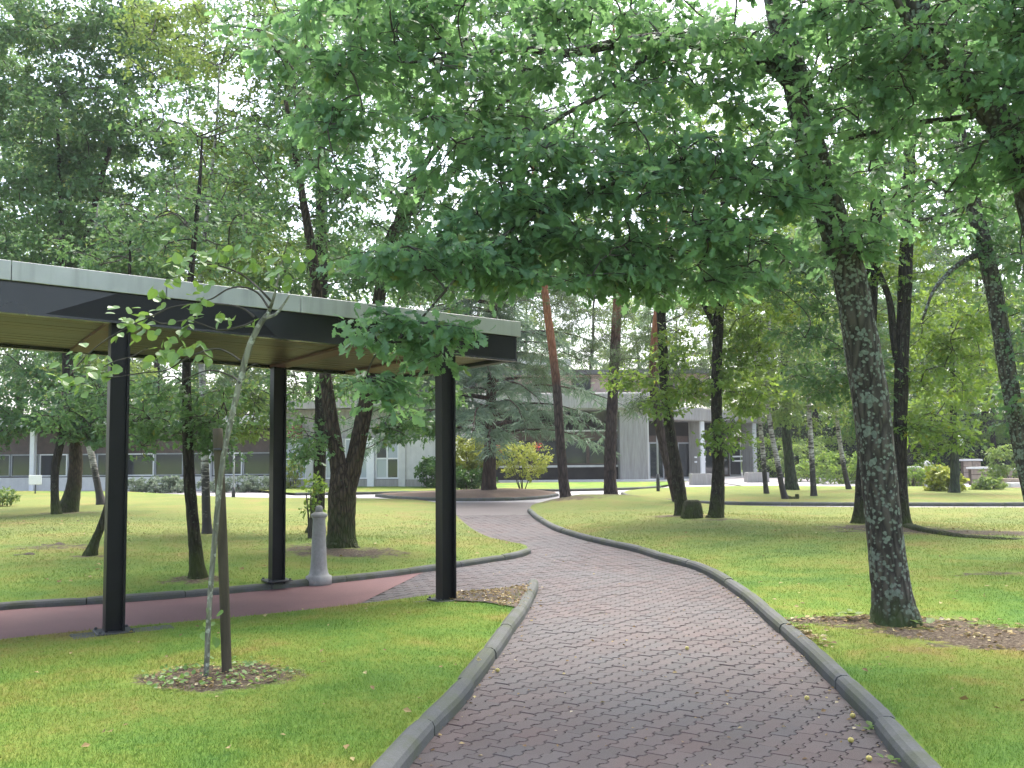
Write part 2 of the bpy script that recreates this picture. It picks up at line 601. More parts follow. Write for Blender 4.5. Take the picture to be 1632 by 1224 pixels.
M['grey_shrub'] = leaf_mat('grey_shrub_leaf', (0.13, 0.18, 0.13), (0.20, 0.26, 0.19), (0.30, 0.36, 0.28), (0.22, 0.30, 0.16), 0.3, 0.6, gain=1.0)
M['pink_flower'] = leaf_mat('red_petal', (0.45, 0.03, 0.04), (0.60, 0.06, 0.07), (0.70, 0.16, 0.16), (0.6, 0.1, 0.1), 0.3, 0.5, gain=1.0)
M['dry_leaf'] = leaf_mat('fallen_leaf', (0.09, 0.05, 0.025), (0.24, 0.17, 0.07), (0.48, 0.42, 0.20), (0.3, 0.25, 0.1), 0.15, 0.7, (0.55, 0.50, 0.38), gain=1.0)
M['oak_bark'] = bark_mat('oak_bark_lichen', (0.018, 0.016, 0.014), (0.092, 0.082, 0.068), (0.20, 0.24, 0.19), 0.66, (0.05, 0.075, 0.02), 0.25, 16)
M['mid_bark'] = bark_mat('dark_bark', (0.011, 0.010, 0.009), (0.050, 0.042, 0.035), (0.085, 0.10, 0.07), 0.20, (0.050, 0.066, 0.016), 0.8, 20)
M['brown_bark'] = bark_mat('brown_bark', (0.013, 0.010, 0.008), (0.088, 0.066, 0.046), (0.075, 0.085, 0.05), 0.15, (0.035, 0.056, 0.012), 1.0, 22)
M['twig_bark'] = simple_mat('twig_bark', (0.055, 0.048, 0.040), 0.9, 0.3, 8)
M['pale_bark'] = bark_mat('pale_sapling_bark', (0.10, 0.10, 0.075), (0.24, 0.24, 0.18), (0.42, 0.44, 0.34), 0.5, None, 0, 22)
M['pine_bark'] = bark_mat('pine_bark', (0.016, 0.013, 0.013), (0.080, 0.058, 0.054), None, 0, None, 0, 14, (0.30, 0.125, 0.068), (4.1, 5.8))
M['pine_bark_high'] = bark_mat('pine_bark_high', (0.016, 0.013, 0.013), (0.080, 0.058, 0.054), None, 0, None, 0, 14, (0.30, 0.12, 0.065), (5.6, 7.6))
M['cedar_bark'] = bark_mat('cedar_bark', (0.020, 0.014, 0.012), (0.075, 0.050, 0.040), None, 0, None, 0, 9)
M['ivy_bark'] = bark_mat('ivy_bark', (0.012, 0.016, 0.012), (0.05, 0.060, 0.040), (0.05, 0.08, 0.04), 0.5, None, 0, 12)
M['birch'] = birch_mat()
M['lawn'] = lawn_mat()
M['blade'] = blade_mat()
M['paver'] = paver_mat()
M['bed'] = path_mat('joint_sand', (0.026, 0.024, 0.021), (0.048, 0.044, 0.036), 50, 0.95, (0.042, 0.054, 0.022))
M['brick_far'] = path_mat('far_paving', (0.072, 0.058, 0.058), (0.092, 0.074, 0.074), 24, 0.5, None, 0.5)
M['grey_path'] = path_mat('pale_path', (0.25, 0.235, 0.24), (0.33, 0.31, 0.315), 30, 0.6, None, 0.4)
M['red_path'] = path_mat('red_asphalt', (0.150, 0.072, 0.070), (0.190, 0.092, 0.088), 130, 0.75, None, 0.4)
M['kerb'] = path_mat('kerb_concrete', (0.068, 0.072, 0.068), (0.110, 0.113, 0.106), 60, 0.85, (0.070, 0.078, 0.052), 0.4)
M['mulch'] = path_mat('mulch', (0.055, 0.040, 0.032), (0.13, 0.095, 0.075), 45, 0.95, None, 0.9)
M['needles_bed'] = path_mat('needle_litter', (0.10, 0.062, 0.042), (0.165, 0.110, 0.072), 18, 0.95, None, 0.6)
M['soil'] = path_mat('bare_soil', (0.045, 0.032, 0.022), (0.10, 0.072, 0.048), 30, 0.95, None, 0.9)
M['black'] = simple_mat('black_paint', (0.0045, 0.0050, 0.0065), 0.42, 0.3, 5, 0.05, 0.0, 0.25)
M['beam'] = simple_mat('beam_paint', (0.0075, 0.0085, 0.012), 0.26, 0.5, 1.6, 0.08, 0.0, 0.6)
M['fascia'] = simple_mat('fascia_metal', (0.40, 0.405, 0.41), 0.5, 0.10, 2.5, 0.04, 0.0, 0.5, (1, 1, 1), 0.35)
M['roofing'] = simple_mat('roof_felt', (0.10, 0.10, 0.10), 0.9, 0.2, 4)
M['timber'] = wood_mat()
M['brace'] = simple_mat('red_brown_timber', (0.12, 0.038, 0.026), 0.5, 0.2, 6)
M['bollard'] = simple_mat('bollard_concrete', (0.32, 0.315, 0.30), 0.8, 0.12, 14, 0.25, 0, 0.3, (1, 1, 1), 0.18)
M['stake'] = simple_mat('stake_wood', (0.068, 0.056, 0.036), 0.85, 0.3, 9, 0.5, 0, 0.3, (1, 1, 0.15))
M['concrete'] = simple_mat('board_marked_concrete', (0.36, 0.345, 0.32), 0.85, 0.12, 3, 0.3, 0, 0.3, (4, 4, 0.4), 0.3)
M['white_conc'] = simple_mat('pale_render', (0.62, 0.61, 0.58), 0.8, 0.06, 3, 0.1, 0, 0.3, (1, 1, 1), 0.12)
M['white'] = simple_mat('white_paint', (0.78, 0.78, 0.78), 0.5, 0.04, 4)
M['brown_wood'] = simple_mat('dark_joinery', (0.075, 0.045, 0.035), 0.5, 0.25, 5)
M['red_panel'] = simple_mat('red_panel', (0.16, 0.035, 0.025), 0.5, 0.2, 5)
M['brick'] = brick_mat()
M['glass'] = glass_mat()
M['pale_glass'] = glass_mat('curtained_glass', (0.42, 0.46, 0.50))
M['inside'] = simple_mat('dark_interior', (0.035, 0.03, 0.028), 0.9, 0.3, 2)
M['stone'] = simple_mat('terrace_stone', (0.30, 0.24, 0.19), 0.85, 0.2, 7, 0.3)
M['grey_metal'] = simple_mat('grey_metal', (0.30, 0.31, 0.32), 0.45, 0.1, 5)
M['dark_metal'] = simple_mat('dark_metal', (0.03, 0.032, 0.035), 0.5, 0.1, 5)
M['globe'] = simple_mat('opal_globe', (0.74, 0.76, 0.74), 0.18, 0.03, 5, 0.0)
M['fruit'] = simple_mat('yellow_fruit', (0.50, 0.42, 0.11), 0.5, 0.35, 60)
M['wood_cut'] = simple_mat('cut_wood', (0.16, 0.11, 0.06), 0.9, 0.3, 12)

# ------------------------------------------------------------------ ground plan (photograph places on the ground plane)
def px2(lst, z=0.0): return [G(x, y, z)[:2] for x, y in lst]


KW = 0.066                                   # half width of a kerb stone
def smooth2(pts, step=0.16):
    p = catmull(np.array(pts), 8)
    return resample(p, step)


# edges where path meets kerb (centre line of kerbs)
right_edge = [(0.70, -4.0), (1.36, 0.0), (1.79, 3.0)] + px2([(1462, 1224), (1412, 1165), (1352, 1105), (1296, 1049), (1231, 990), (1182, 948), (1121, 911),
              (1060, 893), (1023, 881), (979, 871), (930, 859), (885, 844), (856, 827), (844, 816)])
left_edge = [(-2.1, -4.0), (-1.45, 0.0), (-0.93, 3.0)] + px2([(629, 1224), (682, 1164), (725, 1120), (772, 1060), (806, 1011), (830, 978), (846, 948), (850, 935)])
lawnL_front = px2([(-420, 1022), (-150, 992), (0, 972), (160, 962), (330, 949), (500, 932), (610, 920), (697, 908), (770, 897), (820, 889), (841, 882)])
lawnL_side = px2([(841, 882), (836, 875), (806, 869), (776, 861), (752, 848), (733, 832), (718, 816), (700, 806), (665, 800), (610, 798), (540, 797), (470, 797)])
lawnR_far = px2([(844, 816), (850, 808), (872, 803), (905, 799), (950, 796), (1000, 797), (1060, 803), (1150, 809), (1300, 812), (1500, 813), (1700, 813), (2100, 812)])
island_front = px2([(600, 791), (640, 795), (700, 797.5), (760, 798), (820, 797), (865, 794), (888, 790)])
island_back = px2([(888, 790), (880, 786.5), (840, 785.5), (760, 786), (680, 787), (620, 788.5), (600, 791)])
lawn2_front = px2([(992, 788), (1000, 792), (1022, 796), (1080, 801), (1159, 804), (1320, 805.5), (1500, 806), (1700, 806), (2100, 805)])
lawn2_back = px2([(992, 788), (1005, 784), (1040, 781), (1100, 778.5), (1200, 777), (1400, 778), (1600, 779), (2100, 778)])
strip_front = px2([(470, 789), (560, 788), (640, 786.5), (720, 785), (800, 783.5), (880, 783), (960, 781.5), (1030, 779), (1052, 777)])

right_c, left_c = smooth2(right_edge), smooth2(left_edge)
Lf_c, Ls_c, Rf_c = smooth2(lawnL_front), smooth2(lawnL_side, 0.3), smooth2(lawnR_far, 0.4)
If_c, Ib_c = smooth2(island_front, 0.3), smooth2(island_back, 0.3)
L2f_c, L2b_c, S_c = smooth2(lawn2_front, 0.4), smooth2(lawn2_back, 0.5), smooth2(strip_front, 0.4)
red_near = px2([(-420, 1070), (-150, 1036), (0, 1019), (165, 1002), (400, 981), (600, 959), (697, 947), (780, 941), (850, 934)], 0.075)
Rn_c = smooth2(red_near)


def inside(poly, pts):
    poly, pts = np.asarray(poly), np.asarray(pts)
    x, y = pts[:, 0], pts[:, 1]
    c = np.zeros(len(pts), bool)
    j = len(poly) - 1
    for i in range(len(poly)):
        xi, yi = poly[i]; xj, yj = poly[j]
        if yi != yj:
            c ^= ((yi > y) != (yj > y)) & (x < (xj - xi) * (y - yi) / (yj - yi) + xi)
        j = i
    return c


def dist_poly(poly, pts):
    poly = np.asarray(poly)
    a, b = poly, np.roll(poly, -1, 0)
    best = np.full(len(pts), 1e9)
    for k in range(0, len(poly)):
        d = b[k] - a[k]
        t = np.clip(((pts - a[k]) @ d) / (d @ d + 1e-12), 0, 1)
        best = np.minimum(best, np.linalg.norm(pts - (a[k] + t[:, None] * d), axis=1))
    return best


def vnoise(p, s, seed=0):
    r = np.random.default_rng(seed)
    out = np.zeros(len(p))
    for k in range(6):
        a = r.uniform(0, 2 * math.pi); f = s * r.uniform(0.6, 1.8)
        out += np.sin((p[:, 0] * math.cos(a) + p[:, 1] * math.sin(a)) * f + r.uniform(0, 6)) / 6
    return out


MOUNDS = []           # (x, y, radius, height) swellings of the lawns
def lawn_z(poly, p, edge=0.075):
    d = dist_poly(poly, p)
    z = edge + 0.05 * (1 - np.exp(-d / 0.8)) + np.minimum(d, 2.0) / 2.0 * 0.045 * vnoise(p, 0.9, 3)
    for mx, my, mr, mh in MOUNDS:
        z += mh * np.exp(-((p[:, 0] - mx) ** 2 + (p[:, 1] - my) ** 2) / mr ** 2) * np.minimum(d / 0.8, 1)
    return z


SOIL = []             # (x, y, rx, ry, angle, strength)
def soil_at(p):
    s = np.zeros(len(p))
    for sx, sy, rx, ry, an, st in SOIL:
        dx, dy = p[:, 0] - sx, p[:, 1] - sy
        u = dx * math.cos(an) + dy * math.sin(an)
        w = -dx * math.sin(an) + dy * math.cos(an)
        s = np.maximum(s, st * np.clip(1.35 - 0.85 * np.sqrt((u / rx) ** 2 + (w / ry) ** 2), 0, 1))
    return s


def soil_px(px, py, rx, ry, an=0.0, st=1.0):
    g = G(px, py, 0.1)
    SOIL.append((g[0], g[1], rx, ry, an, st))


soil_px(347, 1083, 0.52, 0.40)
soil_px(1440, 992, 0.75, 0.35, 0.0, 0.9)
soil_px(1560, 1008, 0.9, 0.30, -0.1, 0.95)
soil_px(1330, 984, 0.75, 0.16, 0.0, 0.85)
soil_px(1650, 1025, 0.9, 0.35, -0.2, 0.9)
soil_px(1290, 1010, 0.10, 0.5, 0.3, 0.8)
soil_px(1560, 857, 2.6, 0.55, -0.05, 0.8)
soil_px(1400, 852, 1.2, 0.6, 0.0, 0.8)
soil_px(1590, 920, 0.8, 0.30, 0.0, 0.62)
soil_px(545, 885, 1.1, 0.7, 0.0, 0.75)
soil_px(480, 880, 0.7, 0.5, 0.0, 0.65)
soil_px(90, 880, 0.9, 0.5, 0.0, 0.62)
soil_px(315, 925, 0.5, 0.4, 0.0, 0.7)
soil_px(150, 893, 0.5, 0.3, 0.0, 0.7)
soil_px(1085, 832, 0.9, 0.6, 0.0, 0.7)
soil_px(1140, 838, 0.7, 0.5, 0.0, 0.65)
soil_px(905, 803, 1.2, 1.0, 0.0, 0.7)
soil_px(975, 797, 1.6, 1.2, 0.0, 0.75)
soil_px(105, 820, 1.2, 0.9, 0.0, 0.6)


def dry_at(p):
    return 0.62 * np.clip((p[:, 1] - 9.5) / 9.0, 0, 1) * np.clip((46 - p[:, 1]) / 10.0, 0, 1)


def region(name, poly, z_fn, mat, step_fn, kind='structure', parent=None):
    """sheet bounded by a ground plan outline, with inner points for the swell of the ground"""
    poly = np.asarray(poly)
    lo, hi = poly.min(0), poly.max(0)
    inner = []
    y = lo[1] + 0.05
    while y < hi[1]:
        s = step_fn(y)
        xs = np.arange(lo[0], hi[0], s) + rng.uniform(-s * 0.2, s * 0.2)
        inner.append(np.stack([xs, np.full(len(xs), y) + rng.uniform(-s * 0.15, s * 0.15, len(xs))], 1))
        y += s
    inner = np.vstack(inner)
    ok = inside(poly, inner)
    inner = inner[ok]
    if len(inner):
        dd = dist_poly(poly, inner)
        inner = inner[dd > np.array([step_fn(v) for v in inner[:, 1]]) * 0.35]
    pts = np.vstack([poly, inner])
    n = len(poly)
    r = delaunay_2d_cdt([Vector(p) for p in pts], [(i, (i + 1) % n) for i in range(n)], [], 1, 1e-5)
    v2 = np.array([tuple(v) for v in r[0]])
    z = z_fn(v2)
    tri = np.array([f for f in r[2] if len(f) == 3])
    v = np.column_stack([v2, z])
    cr = np.cross(v[tri[:, 1]] - v[tri[:, 0]], v[tri[:, 2]] - v[tri[:, 0]])[:, 2]
    tri[cr < 0] = tri[cr < 0][:, ::-1]
    me = np_mesh(name, v, [tri], mat, {'soil': soil_at(v2), 'dry': dry_at(v2)}, smooth=True)
    o = obj(name, me, parent)
    if kind: o['kind'] = kind
    return o


# swellings under the trees
for mpx, mpy, mr, mh in ((940, 800, 3.0, 0.22), (545, 870, 1.3, 0.10), (1110, 832, 2.0, 0.12), (120, 850, 4.0, 0.12), (1400, 850, 2.5, 0.12)):
    g = G(mpx, mpy, 0.1); MOUNDS.append((g[0], g[1], mr, mh))

stp = lambda y: min(max(0.10 + 0.022 * max(y, 0), 0.16), 2.0)
# outlines
lawn_front_poly = np.vstack([left_c, Rn_c[::-1], [(-14.0, Rn_c[0][1] - 2.0), (-14.0, -4.0)]])
lawn_right_poly = np.vstack([right_c, Rf_c[1:], [(26.0, -4.0)]])
far_left = px2([(470, 797), (400, 796), (360, 795), (200, 786), (0, 785), (-420, 786)])
lawn_left_poly = np.vstack([Lf_c[::-1], far_left[::-1], Ls_c[::-1][1:-1]])
main_path_poly = np.vstack([right_c, Rf_c[1:60], [(26, 31), (26, 47), (-30, 47)], [tuple(far_left[-1])], far_left[::-1][1:], Ls_c[::-1][1:], Lf_c[::-1][1:], Rn_c, left_c[::-1]])

ground = obj('ground', np_mesh('ground', [(-400, -200, -0.25), (400, -200, -0.25), (400, 600, -0.25), (-400, 600, -0.25)], [np.array([[0, 1, 2, 3]])], M['lawn'], {'soil': [0, 0, 0, 0]}))
tag(ground, kind='structure')

lawn_f = region('lawn_front', lawn_front_poly, lambda p: lawn_z(lawn_front_poly, p), M['lawn'], stp)
lawn_r = region('lawn_right', lawn_right_poly, lambda p: lawn_z(lawn_right_poly, p), M['lawn'], stp)
lawn_l = region('lawn_left', lawn_left_poly, lambda p: lawn_z(lawn_left_poly, p), M['lawn'], stp)
island_poly = np.vstack([If_c, Ib_c[1:-1]])
isl_g = G(780, 790, 0.1)
MOUNDS.append((isl_g[0], isl_g[1] + 1.2, 3.0, 0.16))
island = region('cedar_bed', island_poly, lambda p: lawn_z(island_poly, p), M['needles_bed'], lambda y: 0.5)
lawn2_poly = np.vstack([L2f_c, L2b_c[::-1][:-1]])
lawn_2 = region('lawn_beyond_path', lawn2_poly, lambda p: lawn_z(lawn2_poly, p), M['lawn'], lambda y: 1.0)
strip_poly = np.vstack([S_c, [(9.0, 50.0), (-4.0, 50.5), (-14.0, 47.0)]])
lawn_3 = region('lawn_by_building', strip_poly, lambda p: lawn_z(strip_poly, p), M['lawn'], lambda y: 1.5)

# path sheets: sand bed below the pavers, paving beyond them, pale path across, red asphalt under the shelter
PAVE_END = 25.3
flat = lambda z: (lambda p: np.full(len(p), z))
plan = np.array([(-60, -4), (60, -4), (60, 75), (-60, 75)], float)
pale = obj('pale_path', np_mesh('pale_path', [(-60, 18, -0.016), (60, 18, -0.016), (60, 75, -0.016), (-60, 75, -0.016)], [np.array([[0, 1, 2, 3]])], M['grey_path']))
tag(pale, kind='structure')
brick_path = region('brick_path', [(-3.0, -4), (2.4, -4), (3.2, 6), (3.2, PAVE_END + 0.3), (-3.4, PAVE_END + 0.3), (-3.4, 9.4), (-1.0, 9.4)], flat(-0.0052), M['bed'], lambda y: 1.0)
far_paving = region('far_paving', [(-3.6, PAVE_END), (6, PAVE_END), (6, 30.6), (-7.5, 33.5), (-7.5, 28)], flat(-0.0035), M['brick_far'], lambda y: 1.0)
red_x = G(640, 945)[0]
red_poly = np.vstack([Lf_c[Lf_c[:, 0] < red_x + 0.1], Rn_c[Rn_c[:, 0] < red_x - 0.45][::-1]])
red_path = region('red_path', red_poly, flat(0.004), M['red_path'], lambda y: 0.6)

# ---- kerbs, each stone its own piece
prof = np.array([(-KW, -0.06), (-KW, 0.055), (-0.052, 0.083), (-0.022, 0.098), (0.022, 0.098), (0.052, 0.083), (KW, 0.055), (KW, -0.06)])


def kerb(name, line, stone=1.0, h=1.0):
    root = empty(name, (0, 0, 0))
    root['kind'] = 'structure'
    line = np.asarray(line)
    fine = resample(line, 0.12)
    s = np.concatenate([[0], np.cumsum(np.linalg.norm(np.diff(fine, axis=0), axis=1))])
    n = max(1, int(round(s[-1] / stone)))
    for k in range(n):
        a, b = s[-1] * k / n + 0.004, s[-1] * (k + 1) / n - 0.004
        q = np.linspace(a, b, 7)
        pts = np.stack([np.interp(q, s, fine[:, i]) for i in range(2)], 1)
        t = np.gradient(pts, axis=0)
        t /= np.linalg.norm(t, axis=1)[:, None]
        nn = np.stack([-t[:, 1], t[:, 0]], 1)
        dz, tilt, sh = rng.normal() * 0.003, rng.normal() * 0.012, rng.normal() * 0.003
        V = []
        for i in range(7):
            e = 0.92 if i in (0, 6) else 1.0
            for w, z in prof:
                V.append((*(pts[i] + nn[i] * (w * e + sh)), max(z * (0.95 if i in (0, 6) else 1) * h + dz + tilt * w, -0.06)))
        m = len(prof)
        F = np.array([(i * m + j, i * m + j + 1, (i + 1) * m + j + 1, (i + 1) * m + j) for i in range(6) for j in range(m - 1)])[:, ::-1]
        caps = np.array([[j for j in range(m)], [6 * m + j for j in range(m)][::-1]])
        obj('kerb_stone', np_mesh('kerb_stone', V, [F, caps], M['kerb'], smooth=False), root)
    return root


kerb('kerb_right', right_c[right_c[:, 1] > 2.5])
kerb('kerb_left', left_c[left_c[:, 1] > 2.5])
kerb('kerb_shelter_path', Lf_c[Lf_c[:, 0] > -8.5], 1.0, 0.82)
kerb('kerb_cedar_bed', If_c, 1.2)
kerb('kerb_far_lawn', L2f_c[L2f_c[:, 0] < 17], 1.5)
kerb('kerb_building_strip', S_c, 1.5)

# ---- interlocking pavers
LP, WP = 0.225, 0.1125
def paver_outline():
    am = 0.0125
    def off(s):
        q = (s / LP * 2) % 1.0
        return am * (1 if q < 0.36 else (1 - (q - 0.36) / 0.14 * 2 if q < 0.5 else (-1 if q < 0.86 else -1 + (q - 0.86) / 0.14 * 2)))
    g = 0.0020
    ss = [g, 0.18 * LP, 0.25 * LP, 0.43 * LP, 0.5 * LP, 0.68 * LP, 0.75 * LP, 0.93 * LP, LP - g]
    lo = [(s - LP / 2, -WP / 2 + off(s) + g) for s in ss]
    hi = [(s - LP / 2, WP / 2 + off(s) - g) for s in reversed(ss)]
    return np.array(lo + hi)


PO = paver_outline()
PIN = PO * np.array((1 - 0.006 / LP, 1 - 0.007 / WP))
npo = len(PO)
PV = np.vstack([np.column_stack([PIN, np.zeros(npo)]), np.column_stack([PO, np.full(npo, -0.0055)])])
PF_top = np.array([list(range(npo))])
PF_side = np.array([(i, i + npo, (i + 1) % npo + npo, (i + 1) % npo) for i in range(npo)])
paver_meshes = [np_mesh('paver', PV, [PF_top, PF_side], M['paver'], {'tint': np.full(2 * npo, t)}) for t in (0.0, 0.4)]
PAV_ANG = math.radians(33)                      # the courses run obliquely to the way
pu = np.array((math.sin(PAV_ANG), math.cos(PAV_ANG)))
pw = np.array((pu[1], -pu[0]))
I, J = np.meshgrid(np.arange(-120, 160), np.arange(-200, 200), indexing='ij')
C = (I[..., None] * LP + (J[..., None] % 2) * LP / 2) * pu + J[..., None] * WP * pw
C = C.reshape(-1, 2)
fl_side = Ls_c[Ls_c[:, 1] < PAVE_END + 3]
rc = right_c[right_c[:, 1] < PAVE_END + 4]
pave_poly = np.vstack([rc, fl_side[::-1], Lf_c[(Lf_c[:, 0] > red_x)][::-1], Rn_c[Rn_c[:, 0] > red_x - 0.35], left_c[::-1]])
C = C[(C[:, 1] > 3.6) & (C[:, 1] < PAVE_END + 0.1)]
keep = inside(pave_poly, C)
keep |= (dist_poly(pave_poly, C) < 0.09)
C = C[keep]
dcam = np.linalg.norm(C, axis=1)
vis = (C[:, 1] > 4.75) & (np.abs(C[:, 0]) < 0.56 * C[:, 1])
order = np.argsort(np.where(vis, dcam, dcam + 100))
near_i, rest_i = order[:300], order[300:]
Rz = math.pi / 2 - PAV_ANG
for k in near_i:
    o = bpy.data.objects.new('paver', paver_meshes[rng.integers(2)])
    link(o, brick_path, (C[k][0], C[k][1], rng.normal() * 0.0012))
    o.rotation_euler = (rng.normal() * 0.006, rng.normal() * 0.006, Rz + rng.normal() * 0.004)
n = len(rest_i)
cr_, sr_ = math.cos(Rz), math.sin(Rz)
PVr = np.column_stack([PV[:, 0] * cr_ - PV[:, 1] * sr_, PV[:, 0] * sr_ + PV[:, 1] * cr_, PV[:, 2]])
V = PVr[None] + np.column_stack([C[rest_i], rng.normal(size=n) * 0.0014])[:, None, :]
V[:, :, 2] += rng.normal(size=(n, 1)) * 0.006 * PVr[None, :, 0] + rng.normal(size=(n, 1)) * 0.006 * PVr[None, :, 1]
o_ = (np.arange(n) * 2 * npo)[:, None, None]
pf = obj('paver_field', np_mesh('paver_field', V.reshape(-1, 3), [(PF_top[None] + o_).reshape(-1, npo), (PF_side[None] + o_).reshape(-1, 4)], M['paver'],
                                {'tint': np.repeat(rng.uniform(0, 1, n), 2 * npo)}), brick_path)
pf['kind'] = 'stuff'

# mulch wedge between shelter post and kerb
mul = px2([(690, 952), (735, 941), (790, 936), (848, 929), (842, 948), (828, 966), (770, 960), (730, 960)], 0.1)
mo = region('mulch_bed', mul, lambda p: lawn_z(lawn_front_poly, p) + 0.014, M['mulch'], lambda y: 0.15)

# ---- grass blades on the near lawns
def grass(name, poly, ymax, dens0, label):
    poly = np.asarray(poly)
    pts = []
    for y0 in np.arange(3.8, ymax, 0.4):
        half = 0.56 * (y0 + 0.4) + 0.3
        d = dens0 * (4.9 / max(y0, 4.9)) ** 1.7
        nn = int(d * 0.4 * 2 * half)
        pts.append(np.column_stack([rng.uniform(-half, half, nn), rng.uniform(y0, y0 + 0.4, nn)]))
    p = np.vstack(pts)
    p = p[inside(poly, p)]
    d = dist_poly(poly, p)
    s = soil_at(p)
    ok = (rng.uniform(size=len(p)) < np.clip((ymax - p[:, 1]) / (0.35 * ymax), 0, 1)) & (d > 0.055) & (s + rng.normal(size=len(p)) * 0.10 + 0.30 * vnoise(p, 7.0, 5) + 0.2 * vnoise(p, 17.0, 6) < 0.45)
    p = p[ok]
    z = lawn_z(poly, p)
    n = len(p)
    far = np.clip(p[:, 1] / 8.0, 1.0, 2.2)
    h = (rng.uniform(0.011, 0.030, n) * (0.75 + 0.25 * vnoise(p, 2.2, 9) + 0.2)) * (0.85 + 0.15 * far)
    h *= 1 + 0.9 * np.clip(vnoise(p, 4.5, 12), 0, 1) ** 2 + 0.8 * np.clip(1 - d[ok] / 0.16, 0, 1)
    w = rng.uniform(0.0018, 0.0034, n) * far
    a = rng.uniform(0, 2 * math.pi, n)
    lean = rng.uniform(0.15, 0.9, n) * h
    b = rng.uniform(0, 2 * math.pi, n)
    dx, dy = np.cos(a) * w, np.sin(a) * w
    base = np.column_stack([p, z - 0.004])
    V = np.empty((n, 3, 3))
    V[:, 0] = base + np.column_stack([dx, dy, np.zeros(n)])
    V[:, 1] = base - np.column_stack([dx, dy, np.zeros(n)])
    V[:, 2] = base + np.column_stack([np.cos(b) * lean, np.sin(b) * lean, h])
    o = obj(name, np_mesh(name, V.reshape(-1, 3), [np.arange(3 * n).reshape(n, 3)], M['blade'], {'tint': np.repeat(0.5 + rng.uniform(-0.38, 0.38, n) / far ** 1.5, 3), 'dry': np.repeat(dry_at(p), 3)}))
    return tag(o, label, 'grass', None, 'stuff')


grass('grass', lawn_front_poly, 17, 8000, 'short green and yellow grass of the front lawn beside the shelter')
grass('grass', lawn_right_poly, 27, 6400, 'short mown grass on the lawn along the kerb at the big oak')
grass('grass', lawn_left_poly, 26, 4400, 'thin mown grass on the lawn behind the shelter')

# ------------------------------------------------------------------ walkway shelter
post_near, post_right, post_back = G(181, 1003, 0.12), G(711, 953, 0.12), G(441, 925, 0.10)
su = post_right - post_near
su[2] = 0
bay = np.linalg.norm(su)
su /= bay
sw = np.array((-su[1], su[0], 0.0))            # across, away from the camera
SH_ANG = math.atan2(su[1], su[0])
width = float((post_back - post_near) @ sw)
along_b = float((post_back - post_near) @ su)
d_near, d_right = post_near[1], post_right[1]
hz = lambda x: HORIZON - math.tan(ROLL) * (x - W_PX / 2)
z_beam_n = P(181, 519, d_near)[2]
z_beam_r = P(711, 568, d_right)[2]
slope = (z_beam_r - z_beam_n) / bay
end_u = None
for u in np.arange(bay, bay + 4, 0.01):          # the end of the roof in the photograph is at x = 833
    q = post_near + su * (u + 0.03) - sw * 0.20
    v = CAM_ROT.transposed() @ Vector(q - np.array((0, 0, EYE)))
    if W_PX / 2 - v.x / v.z * F_PX >= 833:
        end_u = u
        break
end_u = end_u or bay + 1.0
start_u = -5.2
shelter = empty('walkway_shelter', tuple(post_near), 'flat-roofed walkway shelter with black steel posts, pale fascia and timber soffit', 'shelter', rz=SH_ANG)
z0 = float(z_beam_n - post_near[2])            # underside of the beam over the near post, local
def lz(u): return z0 + slope * u


def sbar(name, u0, u1, w0, w1, h0, h1, mat, parent=shelter, bev=0.0):
    """bar along the roof: follows its fall; h is measured from the beam underside"""
    bm = box_bm(bmesh.new(), (u0, w0, h0), (u1, w1, h1), bev)
    for v in bm.verts: v.co.z += lz(v.co.x)
    return bm_obj(name, bm, mat, parent)


BH, FH = 0.265, 0.158                             # beam and fascia heights
fw0 = -0.16                                      # front face of the beam
bw1 = width + 0.16
sbar('beam', start_u, end_u, fw0, fw0 + 0.10, 0.0, BH, M['beam'])
sbar('beam', start_u, end_u, bw1 - 0.10, bw1, 0.0, BH, M['beam'])
sbar('end_beam', end_u - 0.10, end_u - 0.003, fw0 + 0.102, bw1 - 0.102, 0.0, BH, M['black'])
sbar('beam_flange', start_u, end_u - 0.004, fw0 - 0.018, fw0 - 0.0005, -0.004, 0.016, M['beam'])
# fascia panels
plen = 1.22
u = end_u + 0.03
k = 0
while u > start_u:
    a = max(u - plen, start_u)
    sbar('fascia_panel', a + 0.003, u - 0.003, fw0 - 0.045, fw0 - 0.022, BH - 0.004, BH + FH, M['fascia'], bev=0.003)
    sbar('fascia_panel', a + 0.003, u - 0.003, bw1 + 0.022, bw1 + 0.045, BH - 0.004, BH + FH, M['fascia'], bev=0.003)
    u -= plen
w = fw0 - 0.02
while w < bw1:
    b_ = min(w + plen, bw1 + 0.02)
    sbar('fascia_panel', end_u + 0.008, end_u + 0.030, w + 0.003, b_ - 0.003, BH - 0.004, BH + FH, M['fascia'], bev=0.003)
    w += plen
sbar('roof', start_u, end_u + 0.005, fw0 - 0.02, bw1 + 0.02, BH + 0.02, BH + FH - 0.03, M['roofing'])
# soffit boards run along the roof
nb = 24
bwid = (bw1 - fw0 - 0.24) / nb
for k in range(nb):
    w0 = fw0 + 0.12 + k * bwid
    sbar('soffit_board', start_u, end_u - 0.12, w0 + 0.003, w0 + bwid - 0.003, 0.035 + rng.uniform(0, 0.003), 0.055, M['timber'])
sbar('soffit_deck', start_u, end_u - 0.12, fw0 + 0.11, bw1 - 0.11, 0.060, 0.075, M['inside'])
